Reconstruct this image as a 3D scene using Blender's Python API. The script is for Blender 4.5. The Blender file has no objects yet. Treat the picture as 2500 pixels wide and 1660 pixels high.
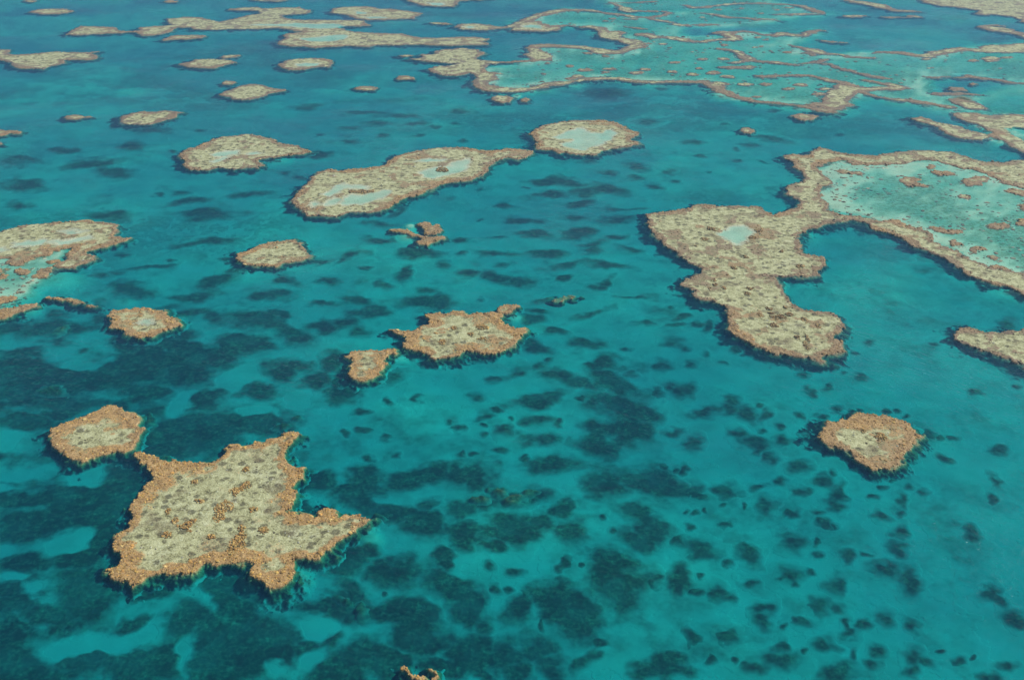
import bpy, math, random
import numpy as np

# ------------------------------------------------------------------ camera, sky, sun, exposure
scene = bpy.context.scene
COL = scene.collection
CAM_H, PITCH, FPX = 150.0, math.radians(27.3), 2500.0
cam_d = bpy.data.cameras.new("camera")
cam_d.sensor_width, cam_d.lens = 36.0, 36.0
cam_d.clip_start, cam_d.clip_end = 1.0, 12000.0
cam = bpy.data.objects.new("camera", cam_d)
cam.location = (0, 0, CAM_H)
cam.rotation_euler = (math.pi / 2 - PITCH, 0, 0)
COL.objects.link(cam)
scene.camera = cam

SUN_EL, SUN_AZ = math.radians(46), math.radians(68)      # azimuth clockwise from +Y (far) towards +X (right)
world = bpy.data.worlds.new("World")
scene.world = world
world.use_nodes = True
wn = world.node_tree.nodes
sky = wn.new("ShaderNodeTexSky")
sky.sky_type = 'NISHITA'
sky.sun_disc = False
sky.sun_elevation, sky.sun_rotation = SUN_EL, SUN_AZ
sky.air_density, sky.dust_density, sky.ozone_density = 1.0, 0.25, 2.0
wn["Background"].inputs["Strength"].default_value = 0.08
world.node_tree.links.new(sky.outputs[0], wn["Background"].inputs[0])

sun_d = bpy.data.lights.new("sun", 'SUN')
sun_d.energy, sun_d.angle, sun_d.color = 4.4, math.radians(0.5), (1.0, 0.98, 0.93)
sun = bpy.data.objects.new("sun", sun_d)
sun.rotation_euler = (math.pi / 2 - SUN_EL, 0, math.pi - SUN_AZ)
sun.location = (300, 300, 400)
COL.objects.link(sun)

scene.view_settings.view_transform = 'Standard'
scene.view_settings.look = 'None'
scene.view_settings.exposure = 0.08
scene.view_settings.gamma = 1.0
scene.view_settings.use_curve_mapping = False
scene.cycles.max_bounces = 8
scene.cycles.diffuse_bounces = 2
scene.cycles.glossy_bounces = 2
scene.cycles.transparent_max_bounces = 12
scene.cycles.volume_bounces = 0

# ------------------------------------------------------------------ numbers: noise, projection, distance
rng = np.random.default_rng(7)
F32 = np.float32


def hash2(ix, iy, seed):
    h = (ix.astype(np.int64) * 374761393 + iy.astype(np.int64) * 668265263 + seed * 974634777) & 0xFFFFFFFF
    h = ((h ^ (h >> 13)) * 1274126177) & 0xFFFFFFFF
    h = ((h ^ (h >> 16)) * 2246822519) & 0xFFFFFFFF
    return ((h ^ (h >> 15)) & 0xFFFFFF).astype(F32) / F32(0xFFFFFF)


def vnoise(x, y, seed=0):
    xi, yi = np.floor(x), np.floor(y)
    fx, fy = (x - xi).astype(F32), (y - yi).astype(F32)
    fx, fy = fx * fx * fx * (fx * (fx * 6 - 15) + 10), fy * fy * fy * (fy * (fy * 6 - 15) + 10)
    a, b = hash2(xi, yi, seed), hash2(xi + 1, yi, seed)
    c, d = hash2(xi, yi + 1, seed), hash2(xi + 1, yi + 1, seed)
    return (a + (b - a) * fx) * (1 - fy) + (c + (d - c) * fx) * fy


def fbm(x, y, size, octaves=4, seed=0, rough=0.5):
    """-1..1, SIZE metres across the largest feature."""
    t, amp, tot = 0.0, 1.0, 0.0
    ca, sa = math.cos(0.6), math.sin(0.6)
    px, py = x / size, y / size
    for o in range(octaves):
        t = t + amp * (vnoise(px, py, seed + o * 17) * 2 - 1)
        tot += amp
        amp *= rough
        px, py = (px * ca - py * sa) * 2.03 + 11.3, (px * sa + py * ca) * 2.03 - 7.1
    return t / tot * 1.5


def sstep(a, b, x):
    t = np.clip((x - a) / (b - a), 0, 1)
    return t * t * (3 - 2 * t)


SP, CP = math.sin(PITCH), math.cos(PITCH)


def ground(u, v, z=0.0):
    """the point of the level z seen at photograph pixel (u, v)"""
    dx, dy = (u - 1250) / FPX, (830 - v) / FPX
    t = (CAM_H - z) / (SP - dy * CP)
    return dx * t, (CP + dy * SP) * t


def project(x, y, z):
    fwd = y * CP - (z - CAM_H) * SP
    up = y * SP + (z - CAM_H) * CP
    return 1250 + x / fwd * FPX, 830 - up / fwd * FPX


def reach(x, y):
    return math.sqrt(x * x + y * y + CAM_H * CAM_H)


TILE = {'A': (0, 0, 2.8), 'B': (830, 0, 2.8), 'C': (1660, 0, 2.8), 'D': (0, 550, 2.8), 'E': (830, 550, 2.8), 'F': (1660, 550, 2.8),
        'G': (0, 1100, 2.8), 'H': (830, 1100, 2.8), 'I': (1660, 1100, 2.8), 'J': (1250, 0, 5.6), 'K': (1660, 0, 5.6), 'L': (2080, 0, 5.6),
        'S': (0, 0, 1.0)}


def T(spec):
    """'B 1300,910 1340,885 C 20,30' -> photograph pixels"""
    out, t = [], TILE['S']
    for w in spec.split():
        if w in TILE:
            t = TILE[w]
        else:
            a = w.split(',')
            out.append((t[0] + float(a[0]) / t[2], t[1] + float(a[1]) / t[2]) + tuple(float(q) / t[2] for q in a[2:]))
    return out


def poly_world(spec, z=0.0):
    return np.array([ground(p[0], p[1], z) for p in T(spec)], F32)


def sd_poly(px, py, P):
    """signed distance, positive inside"""
    d = np.full(px.shape, 1e12, F32)
    inside = np.zeros(px.shape, bool)
    n = len(P)
    for i in range(n):
        ax, ay = P[i]
        bx, by = P[(i + 1) % n]
        ex, ey = bx - ax, by - ay
        wx, wy = px - ax, py - ay
        t = np.clip((wx * ex + wy * ey) / (ex * ex + ey * ey + 1e-9), 0, 1)
        dx, dy = wx - ex * t, wy - ey * t
        np.minimum(d, dx * dx + dy * dy, out=d)
        if ey != 0:
            c = (ay > py) != (by > py)
            inside ^= c & (px < ex * (py - ay) / ey + ax)
    d = np.sqrt(d)
    return np.where(inside, d, -d)


def stroke_world(spec):
    """a polyline x,y,w of photograph pixels (w = its thickness up the picture) -> world x, y, half width"""
    out = []
    for u, v, w in T(spec):
        x, y = ground(u, v)
        x1, y1 = ground(u, v - w / 2)
        out.append((x, y, (y1 - y) * 0.62))
    return np.array(out, F32)


def sd_stroke(px, py, S):
    best = np.full(px.shape, -1e9, F32)
    for i in range(len(S) - 1):
        ax, ay, ar = S[i]
        bx, by, br = S[i + 1]
        ex, ey = bx - ax, by - ay
        t = np.clip(((px - ax) * ex + (py - ay) * ey) / (ex * ex + ey * ey + 1e-9), 0, 1)
        d = np.hypot(px - ax - ex * t, py - ay - ey * t)
        np.maximum(best, ar + (br - ar) * t - d, out=best)
    return best


# ------------------------------------------------------------------ meshes
def mesh_from(name, verts, faces, mat, cols=None, smooth=True):
    me = bpy.data.meshes.new(name)
    n, m = len(verts), len(faces)
    k = faces.shape[1]
    me.vertices.add(n)
    me.vertices.foreach_set("co", np.ascontiguousarray(verts, F32).ravel())
    me.loops.add(m * k)
    me.loops.foreach_set("vertex_index", np.ascontiguousarray(faces, np.int32).ravel())
    me.polygons.add(m)
    me.polygons.foreach_set("loop_start", np.arange(0, m * k, k, dtype=np.int32))
    me.polygons.foreach_set("use_smooth", np.full(m, smooth, bool))
    if cols is not None:
        at = me.attributes.new("cover", 'FLOAT_COLOR', 'POINT')
        at.data.foreach_set("color", np.ascontiguousarray(cols, F32).ravel())
    me.materials.append(mat)
    me.update(calc_edges=True)
    return me


def link(name, me, parent=None):
    o = bpy.data.objects.new(name, me)
    COL.objects.link(o)
    if parent is not None:
        o.parent = parent
        o.matrix_parent_inverse = parent.matrix_world.inverted() if False else o.matrix_parent_inverse
    return o


def tag(o, label=None, cat=None, group=None, kind=None):
    for k, v in (("label", label), ("category", cat), ("group", group), ("kind", kind)):
        if v:
            o[k] = v
    return o


def grid_faces(nx, ny):
    i = np.arange(nx * ny).reshape(ny, nx)
    return np.stack([i[:-1, :-1], i[:-1, 1:], i[1:, 1:], i[1:, :-1]], -1).reshape(-1, 4)


def cut(verts, faces, cols, keep):
    f = faces[keep]
    used, inv = np.unique(f.ravel(), return_inverse=True)
    return verts[used], inv.reshape(f.shape), None if cols is None else cols[used]


# ------------------------------------------------------------------ materials
def new_mat(name):
    m = bpy.data.materials.new(name)
    m.use_nodes = True
    m.node_tree.nodes.clear()
    return m, m.node_tree.nodes, m.node_tree.links


class G:
    """a little node writer"""
    def __init__(s, nt):
        s.n, s.l = nt.nodes, nt.links

    def node(s, t, **kw):
        n = s.n.new(t)
        for k, v in kw.items():
            setattr(n, k, v)
        return n

    def put(s, sock, v):
        if isinstance(v, bpy.types.NodeSocket):
            s.l.new(v, sock)
        elif v is not None:
            if sock.type == 'RGBA' and len(v) == 3:
                v = (*v, 1)
            sock.default_value = v

    def math(s, op, a, b=0.0, c=None, clamp=False):
        n = s.node("ShaderNodeMath", operation=op, use_clamp=clamp)
        s.put(n.inputs[0], a)
        s.put(n.inputs[1], b)
        if c is not None:
            s.put(n.inputs[2], c)
        return n.outputs[0]

    def vmath(s, op, a, b):
        n = s.node("ShaderNodeVectorMath", operation=op)
        s.put(n.inputs[0], a)
        s.put(n.inputs[1], b)
        return n.outputs["Value"] if op in ('DOT_PRODUCT', 'LENGTH') else n.outputs[0]

    def mix(s, f, a, b):
        n = s.node("ShaderNodeMix", data_type='RGBA')
        s.put(n.inputs[0], f)
        s.put(n.inputs[6], a)
        s.put(n.inputs[7], b)
        return n.outputs[2]

    def step(s, x, a, b):
        n = s.node("ShaderNodeMapRange", interpolation_type='SMOOTHSTEP')
        s.put(n.inputs[0], x)
        n.inputs[1].default_value, n.inputs[2].default_value = a, b
        return n.outputs[0]

    def noise(s, vec, scale, detail=3.0, rough=0.55, dist=0.0):
        n = s.node("ShaderNodeTexNoise")
        s.put(n.inputs["Vector"], vec)
        n.inputs["Scale"].default_value = scale
        n.inputs["Detail"].default_value = detail
        n.inputs["Roughness"].default_value = rough
        n.inputs["Distortion"].default_value = dist
        return n.outputs["Fac"]

    def ramp(s, f, stops):
        n = s.node("ShaderNodeValToRGB")
        e = n.color_ramp.elements
        while len(e) < len(stops):
            e.new(0.5)
        for i, (p, c) in enumerate(stops):
            e[i].position, e[i].color = p, (*c, 1)
        s.put(n.inputs[0], f)
        return n.outputs[0]

    def surface(s, color, rough=0.9, spec=0.2, normal=None):
        b = s.node("ShaderNodeBsdfPrincipled")
        s.put(b.inputs["Base Color"], color)
        s.put(b.inputs["Roughness"], rough)
        b.inputs["Specular IOR Level"].default_value = spec
        if normal is not None:
            s.put(b.inputs["Normal"], normal)
        o = s.node("ShaderNodeOutputMaterial")
        s.l.new(b.outputs[0], o.inputs["Surface"])
        return b


def sand_color(g, pos):
    return g.ramp(g.noise(pos, 0.11, 5.0, 0.6), [(0.3, (0.44, 0.45, 0.285)), (0.5, (0.54, 0.555, 0.36)), (0.72, (0.60, 0.615, 0.41))])


def make_sand():
    m, n, l = new_mat("sand")
    g = G(m.node_tree)
    pos = g.node("ShaderNodeNewGeometry").outputs["Position"]
    at = g.node("ShaderNodeAttribute", attribute_name="cover")
    sep = g.node("ShaderNodeSeparateColor")
    g.l.new(at.outputs["Color"], sep.inputs[0])
    c = sand_color(g, pos)
    algae = g.ramp(g.noise(pos, 0.5, 5.0, 0.65), [(0.3, (0.07, 0.075, 0.04)), (0.7, (0.27, 0.265, 0.125))])
    f = g.math('MULTIPLY', sep.outputs[0], g.math('MULTIPLY_ADD', g.step(g.noise(pos, 0.5, 5.0, 0.7), 0.40, 0.66), 0.7, 0.3))
    c = g.mix(f, c, algae)
    g.surface(c, 1.0, 0.0)
    return m


def make_reef():
    """cover: r = living coral crest, g = bare sand, b = steep outer slope, with shade painted in away from the sun, a = how warm the coral is"""
    m, n, l = new_mat("reef_rock")
    g = G(m.node_tree)
    pos = g.node("ShaderNodeNewGeometry").outputs["Position"]
    at = g.node("ShaderNodeAttribute", attribute_name="cover")
    sep = g.node("ShaderNodeSeparateColor")
    g.l.new(at.outputs["Color"], sep.inputs[0])
    crest, sand, slope, warm = sep.outputs[0], sep.outputs[1], sep.outputs[2], at.outputs["Alpha"]
    fine, mid = g.noise(pos, 1.9, 4.0, 0.75), g.noise(pos, 0.42, 5.0, 0.68, 0.6)
    big = g.noise(pos, 0.13, 4.0, 0.6)
    # reef flat: pale rubble with olive turf and dark hollows
    fl = g.math('ADD', g.math('MULTIPLY', fine, 0.45), g.math('MULTIPLY', mid, 0.55))
    flat = g.ramp(fl, [(0.34, (0.045, 0.038, 0.018)), (0.41, (0.19, 0.17, 0.07)), (0.47, (0.38, 0.365, 0.17)), (0.55, (0.53, 0.52, 0.27)), (0.66, (0.64, 0.64, 0.38))])
    vo = g.node("ShaderNodeTexVoronoi", feature='F1')
    nz = g.node("ShaderNodeTexNoise")
    g.put(nz.inputs["Vector"], pos)
    nz.inputs["Scale"].default_value = 0.7
    g.put(vo.inputs["Vector"], g.vmath('ADD', pos, g.vmath('MULTIPLY', nz.outputs["Color"], (1.6, 1.6, 0))))
    vo.inputs["Scale"].default_value = 0.42
    vr = g.node("ShaderNodeSeparateColor")
    g.l.new(vo.outputs["Color"], vr.inputs[0])
    dot = g.math('SUBTRACT', g.math('MULTIPLY_ADD', vr.outputs[0], 0.42, g.math('MULTIPLY_ADD', big, 0.5, -0.16)), vo.outputs["Distance"])
    clump = g.step(g.math('ADD', dot, g.math('MULTIPLY', g.math('SUBTRACT', fine, 0.5), 0.35)), -0.06, 0.12)
    flat = g.mix(g.math('MULTIPLY', clump, 0.82), flat, g.ramp(fine, [(0.35, (0.034, 0.032, 0.014)), (0.65, (0.20, 0.175, 0.08))]))
    turf = g.ramp(fine, [(0.3, (0.10, 0.075, 0.035)), (0.7, (0.30, 0.24, 0.12))])
    flat = g.mix(g.math('MULTIPLY', g.step(big, 0.5, 0.66), 0.6), flat, turf)
    # crest: tan to orange coral
    cr = g.math('ADD', g.math('MULTIPLY', fine, 0.6), g.math('MULTIPLY', mid, 0.4))
    hot = g.ramp(cr, [(0.34, (0.09, 0.05, 0.018)), (0.45, (0.31, 0.185, 0.068)), (0.55, (0.50, 0.315, 0.12)), (0.68, (0.61, 0.43, 0.20))])
    dull = g.ramp(cr, [(0.34, (0.05, 0.037, 0.025)), (0.46, (0.155, 0.115, 0.075)), (0.57, (0.25, 0.195, 0.13)), (0.7, (0.36, 0.30, 0.21))])
    coral = g.mix(warm, dull, hot)
    edge = g.step(g.math('ADD', crest, g.math('MULTIPLY', g.math('SUBTRACT', g.math('MULTIPLY_ADD', fine, 0.5, g.math('MULTIPLY', mid, 0.5)), 0.5), 2.2)), 0.28, 0.66)
    c = g.mix(edge, flat, coral)
    s2 = g.step(g.math('ADD', sand, g.math('MULTIPLY', g.math('SUBTRACT', fine, 0.5), 1.1)), 0.35, 0.7)
    wet = g.mix(g.math('MAXIMUM', g.step(fl, 0.36, 0.60), g.step(sand, 0.72, 0.95)), g.ramp(fine, [(0.3, (0.20, 0.19, 0.10)), (0.7, (0.36, 0.35, 0.22))]), sand_color(g, pos))
    c = g.mix(s2, c, wet)
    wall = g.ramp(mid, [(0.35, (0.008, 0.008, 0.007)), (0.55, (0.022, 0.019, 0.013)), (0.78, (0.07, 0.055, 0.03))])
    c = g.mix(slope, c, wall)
    bump = g.node("ShaderNodeBump")
    bump.inputs["Strength"].default_value = 0.8
    bump.inputs["Distance"].default_value = 0.35
    g.put(bump.inputs["Height"], g.math('ADD', fine, mid))
    g.surface(c, 0.75, 0.25, bump.outputs[0])
    return m


def make_heads():
    m, n, l = new_mat("coral_head")
    g = G(m.node_tree)
    at = g.node("ShaderNodeAttribute", attribute_name="cover")
    g.surface(at.outputs["Color"], 0.8, 0.2)
    return m


def make_bommie():
    """cover r: 1 where coral grows thick, thinning to bare sand at the skirt"""
    m, n, l = new_mat("submerged_coral")
    g = G(m.node_tree)
    pos = g.node("ShaderNodeNewGeometry").outputs["Position"]
    at = g.node("ShaderNodeAttribute", attribute_name="cover")
    sep = g.node("ShaderNodeSeparateColor")
    g.l.new(at.outputs["Color"], sep.inputs[0])
    mid, fine = g.noise(pos, 0.30, 5.0, 0.65), g.noise(pos, 0.9, 4.0, 0.7)
    dark = g.ramp(g.math('ADD', g.math('MULTIPLY', mid, 0.5), g.math('MULTIPLY', fine, 0.5)),
                  [(0.36, (0.030, 0.034, 0.020)), (0.48, (0.062, 0.068, 0.036)), (0.58, (0.14, 0.15, 0.075)), (0.68, (0.30, 0.30, 0.16))])
    f = g.step(g.math('ADD', sep.outputs[0], g.math('MULTIPLY', g.math('SUBTRACT', mid, 0.5), 0.35)), 0.0, 1.0)
    c = g.mix(f, sand_color(g, pos), dark)
    g.surface(c, 1.0, 0.0)
    return m


def make_water():
    m, n, l = new_mat("sea_water")
    g = G(m.node_tree)
    geo = g.node("ShaderNodeNewGeometry")
    pos = geo.outputs["Position"]
    along = g.vmath('DOT_PRODUCT', pos, (0.84 * 0.5, -0.54 * 0.5, 0))
    across = g.vmath('DOT_PRODUCT', pos, (0.54, 0.84, 0))
    cmb = g.node("ShaderNodeCombineXYZ")
    g.put(cmb.inputs[0], along)
    g.put(cmb.inputs[1], across)
    ripple = g.noise(cmb.outputs[0], 0.95, 2.0, 0.5, 0.4)
    gust = g.noise(pos, 0.012, 3.0, 0.6, 0.8)
    swell = g.noise(cmb.outputs[0], 0.22, 2.0, 0.5)
    chop = g.noise(pos, 1.7, 2.0, 0.5, 0.3)
    ripple = g.math('ADD', ripple, g.math('MULTIPLY', chop, 0.05))
    h = g.math('ADD', g.math('MULTIPLY', ripple, g.math('MULTIPLY_ADD', g.step(gust, 0.35, 0.65), 0.75, 0.35)), g.math('MULTIPLY', swell, 0.6))
    bump = g.node("ShaderNodeBump")
    bump.inputs["Strength"].default_value = 0.9
    bump.inputs["Distance"].default_value = 0.42
    g.put(bump.inputs["Height"], h)
    cosv = g.math('ABSOLUTE', g.vmath('DOT_PRODUCT', bump.outputs[0], geo.outputs["Incoming"]))
    fres = g.math('MULTIPLY_ADD', g.math('POWER', g.math('SUBTRACT', 1.0, cosv, clamp=True), 5.0), 0.50, 0.014)
    fres = g.math('MULTIPLY', fres, g.math('MULTIPLY_ADD', g.step(g.noise(pos, 0.011, 5.0, 0.62, 1.0), 0.42, 0.72), 0.6, 0.8))
    tr = g.node("ShaderNodeBsdfTransparent")
    gl = g.node("ShaderNodeBsdfAnisotropic") if False else g.node("ShaderNodeBsdfGlossy")
    g.put(gl.inputs["Roughness"], g.math('MULTIPLY_ADD', gust, 0.10, 0.22))
    g.put(gl.inputs["Normal"], bump.outputs[0])
    mx = g.node("ShaderNodeMixShader")
    g.put(mx.inputs[0], fres)
    g.l.new(tr.outputs[0], mx.inputs[1])
    g.l.new(gl.outputs[0], mx.inputs[2])
    va = g.node("ShaderNodeVolumeAbsorption")
    D = 1.2
    a = (1.15, 0.148, 0.086)
    va.inputs["Color"].default_value = tuple(1 - q / D for q in a) + (1,)
    va.inputs["Density"].default_value = D
    o = g.node("ShaderNodeOutputMaterial")
    g.l.new(mx.outputs[0], o.inputs["Surface"])
    vs = g.node("ShaderNodeVolumeScatter")
    vs.inputs["Color"].default_value = (0.0, 0.58, 1.0, 1)
    vs.inputs["Density"].default_value = 0.030
    add = g.node("ShaderNodeAddShader")
    g.l.new(va.outputs[0], add.inputs[0])
    g.l.new(vs.outputs[0], add.inputs[1])
    g.l.new(add.outputs[0], o.inputs["Volume"])
    return m


def make_haze():
    m, n, l = new_mat("haze")
    g = G(m.node_tree)
    v = g.node("ShaderNodeVolumePrincipled")
    v.inputs["Color"].default_value = (0.24, 0.60, 1.0, 1)
    v.inputs["Density"].default_value = 0.00020
    o = g.node("ShaderNodeOutputMaterial")
    g.l.new(v.outputs[0], o.inputs["Volume"])
    return m


M_SAND, M_REEF, M_HEAD, M_BOM, M_WATER, M_HAZE = make_sand(), make_reef(), make_heads(), make_bommie(), make_water(), make_haze()

# ------------------------------------------------------------------ sea floor
SHELVES = [  # outline, depth, softness in metres
    (poly_world("B 960,450 1370,410 1340,335 1500,318 1740,345 1880,370 2030,300 1900,265 1830,245 1760,190 1580,178 1440,210 1200,205 1130,190 1300,130 "
                "1450,80 1560,66 1950,98 2090,120 2265,92 1960,78 1845,20 1845,-70 C 250,-70 740,28 880,75 990,95 650,138 670,150 250,190 20,180 "
                "-60,250 350,240 300,215 540,230 740,235 990,215 740,310 950,370 1330,365 1500,355 1700,385 1850,345 2000,330 2200,310 2352,300 3000,290 "
                "3000,575 2352,575 1940,515 1660,530 1720,640 2090,655 1860,690 1850,735 1440,690 1260,630 1160,700 1090,770 850,740 500,700 350,665 220,590 150,565 "
                "B 2250,565 1900,545 1680,550 1560,575 1310,610 1100,620 1000,590 1000,500"), 0.46, 9.0),
    (poly_world("C 2100,640 2352,590 3000,580 3000,800 2352,800 1900,770 1880,700"), 0.85, 14.0),
    (poly_world("C 940,1145 1010,1105 1120,1090 1280,1120 1500,1110 1680,1080 1900,1130 2100,1170 2352,1240 3000,1300 3000,2200 F 2352,440 2000,290 1700,130 1500,40 "
                "C 1340,1520 1100,1480 1000,1440 950,1350 950,1310 1050,1240 980,1180"), 0.34, 8.0),
    (poly_world("D -300,200 0,190 300,180 490,140 480,200 400,290 300,380 230,460 120,570 -300,600"), 0.5, 7.0),
    (poly_world("C 1900,800 2100,830 2352,900 3000,1000 3000,1080 2352,1030 2120,930 2160,910 2050,860"), 0.7, 5.0),
]
SHOALS = [(z[0], z[1], z[2], z[3], r) for s, r in (
    ("F 1300,430,1050,430", 0.9), ("E 640,1330,1000,420", 0.6), ("B 1250,1230,700,240", 0.5), ("E 1190,655,190,70", 2.2), ("E 400,930,200,80", 1.8), ("H 210,620,190,150", 2.0), ("E 1350,720,200,90", 1.0), ("F 680,420,110,160", 1.8), ("F 860,100,220,110", 1.2),
    ("E 470,100,220,90", 2.2), ("E 480,30,120,60", 3.2), ("D 1230,635,150,60", 1.2), ("D 850,540,200,70", 1.2), ("D 450,400,420,160", 1.5), ("G 2080,860,150,240", 1.6), ("D 1050,1450,120,90", 1.3), ("A 1900,1110,250,70", 1.8),
    ("G 2120,1180,320,180", 0.8), ("B 1210,680,90,30", 3.5), ("A 2000,100,250,50", 1.5), ("B 1100,1110,200,50", 1.5), ("F 1540,1520,90,70", 2.5), ("C 1600,560,1,1", 0.0)) for z in T(s)]


DEEP = 0.57      # the sea is this many times as deep as it is drawn below


def floor_z(x, y):
    far = sstep(260, 750, y) * (1 - 0.55 * sstep(-50, 220, x))
    d = 3.5 * 3.0 / (np.sqrt(x * x * 0.5 + y * y + CAM_H ** 2) / CAM_H + 1.4) + 0.45 * far + 0.55 * fbm(x, y, 45, 3, 5) + 0.25 * fbm(x, y, 9, 3, 9)
    d = d + 0.4 * sstep(60, -140, x) * sstep(420, 180, y)
    u, v = project(x, y, -2.0)
    for cu, cv, w, h, r in SHOALS:
        q = np.hypot((u - cu) / (w * 0.5), (v - cv) / (h * 0.5))
        d = d - 0.75 * r * sstep(1.35, 0.2, q)
    wx, wy = x + 6 * fbm(x, y, 14, 3, 31), y + 6 * fbm(x, y, 14, 3, 37)
    for P, dep, soft in SHELVES:
        x0, y0, x1, y1 = P[:, 0].min() - 40, P[:, 1].min() - 40, P[:, 0].max() + 40, P[:, 1].max() + 40
        m = (x > x0) & (x < x1) & (y > y0) & (y < y1)
        if m.any():
            sd = sd_poly(wx[m], wy[m], P)
            k = sstep(-soft * 1.6, soft * 0.5, sd)
            dp = dep * (0.42 + 0.85 * sstep(0.0, 22.0, sd))
            d[m] = d[m] * (1 - k) + (dp + 0.14 * fbm(x[m], y[m], 22, 3, 3) + 0.10 * fbm(x[m], y[m], 4, 2, 4)) * k
    return -DEEP * np.maximum(d, 0.18)


def algae_cover(x, y, z):
    return (0.45 + 0.55 * sstep(-0.3, 0.4, fbm(x, y, 30, 4, 71, 0.6))) * sstep(-0.85, -0.5, z) * sstep(-0.16, -0.24, z) + sstep(0.0, 0.5, fbm(x * 0.6, y, 55, 4, 73)) * 0.75 * sstep(-0.9, -1.2, z) * sstep(250, 420, y)


def build_floor():
    t = np.concatenate([np.linspace(-9, -0.8, 24)[:-1], np.linspace(-0.8, 0.8, 520), np.linspace(0.8, 9, 24)[1:]])
    r = np.linspace(0, 1, 560)
    y = 1 / (1 / 70.0 + (1 / 1500.0 - 1 / 70.0) * r)
    y = np.concatenate([y, [1900, 2600, 3600]])
    X = (t[None, :] * y[:, None]).astype(F32)
    Y = np.repeat(y[:, None], len(t), 1).astype(F32)
    x, yy = X.ravel(), Y.ravel()
    z = floor_z(x, yy)
    cols = np.zeros((len(x), 4), F32)
    cols[:, 0] = algae_cover(x, yy, z)
    V = np.stack([x, yy, z], -1)
    o = link("sea_floor", mesh_from("sea_floor", V, grid_faces(len(t), len(y)), M_SAND, cols))
    tag(o, "pale sandy sea floor under shallow turquoise water", None, None, "structure")


def build_water():
    x0, x1, y0, y1, b = -3000, 3000, -200, 3500, -12.0
    V = np.array([(x0, y0, 0), (x1, y0, 0), (x1, y1, 0), (x0, y1, 0), (x0, y0, b), (x1, y0, b), (x1, y1, b), (x0, y1, b)], F32)
    Fc = np.array([(0, 1, 2, 3), (7, 6, 5, 4), (0, 4, 5, 1), (1, 5, 6, 2), (2, 6, 7, 3), (3, 7, 4, 0)])
    o = link("sea_water", mesh_from("sea_water", V, Fc, M_WATER, None, False))
    tag(o, "clear turquoise sea water with fine wind ripples", None, None, "structure")


def build_haze():
    x0, x1, y0, y1, b, t = -3100, 3100, -300, 3700, -14.0, 156.0
    V = np.array([(x0, y0, t), (x1, y0, t), (x1, y1, t), (x0, y1, t), (x0, y0, b), (x1, y0, b), (x1, y1, b), (x0, y1, b)], F32)
    Fc = np.array([(0, 1, 2, 3), (7, 6, 5, 4), (0, 4, 5, 1), (1, 5, 6, 2), (2, 6, 7, 3), (3, 7, 4, 0)])
    tag(link("haze", mesh_from("haze", V, Fc, M_HAZE, None, False)), "thin pale sea haze in the air", None, None, "stuff")


build_floor()
build_water()
build_haze()

# ------------------------------------------------------------------ reefs
DOME_A = np.linspace(0, 2 * math.pi, 6, endpoint=False)
DOME = np.array([(math.cos(a), math.sin(a), -0.35) for a in DOME_A] + [(0.72 * math.cos(a + .5), 0.72 * math.sin(a + .5), 0.55) for a in DOME_A] + [(0, 0, 0.95)], F32)
DF = []
for i in range(6):
    j = (i + 1) % 6
    DF += [(i, j, 6 + i), (j, 6 + j, 6 + i), (6 + i, 6 + j, 12)]
DOME_F = np.array(DF)


def lumps(P, size, colour, squash=0.6):
    """many little knobs of coral as one mesh: positions, radii, colours"""
    n = len(P)
    a = rng.uniform(0, 2 * math.pi, n)
    c, s = np.cos(a)[:, None], np.sin(a)[:, None]
    sx = (size * rng.uniform(0.75, 1.25, n))[:, None]
    sy = (size * rng.uniform(0.75, 1.25, n))[:, None]
    sz = (size * squash * rng.uniform(0.6, 1.3, n))[:, None]
    dx, dy, dz = DOME[None, :, 0] * sx, DOME[None, :, 1] * sy, DOME[None, :, 2] * sz
    jit = rng.uniform(0.82, 1.18, (n, 13))
    V = np.stack([P[:, 0:1] + (dx * c - dy * s) * jit, P[:, 1:2] + (dx * s + dy * c) * jit, P[:, 2:3] + dz * jit], -1).reshape(-1, 3)
    Fc = (DOME_F[None] + (np.arange(n) * 13)[:, None, None]).reshape(-1, 3)
    C = np.repeat(np.concatenate([colour, np.ones((n, 1))], 1)[:, None], 13, 1)
    C[:, :6, :3] *= 0.9
    return V.astype(F32), Fc, C.reshape(-1, 4)


def pieces(Fc, sel, least=60, most=14):
    """split the selected faces into their separate pieces; crumbs are gathered in a last one"""
    ids = np.nonzero(sel)[0]
    f = Fc[ids]
    used, inv = np.unique(f.ravel(), return_inverse=True)
    f = inv.reshape(f.shape)
    lab = np.arange(len(used))
    for _ in range(4000):
        low = lab[f].min(1)
        new = lab.copy()
        np.minimum.at(new, f.ravel(), np.repeat(low, 4))
        new = new[new]
        if (new == lab).all():
            break
        lab = new
    fl = lab[f[:, 0]]
    names, counts = np.unique(fl, return_counts=True)
    order = np.argsort(-counts)
    big = [names[i] for i in order[:most] if counts[i] >= least]
    out = []
    for n in big:
        m = np.zeros(len(Fc), bool)
        m[ids[fl == n]] = True
        out.append((m, False))
    rest = ~np.isin(fl, big)
    if rest.any():
        m = np.zeros(len(Fc), bool)
        m[ids[rest]] = True
        out.append((m, True))
    return out


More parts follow.
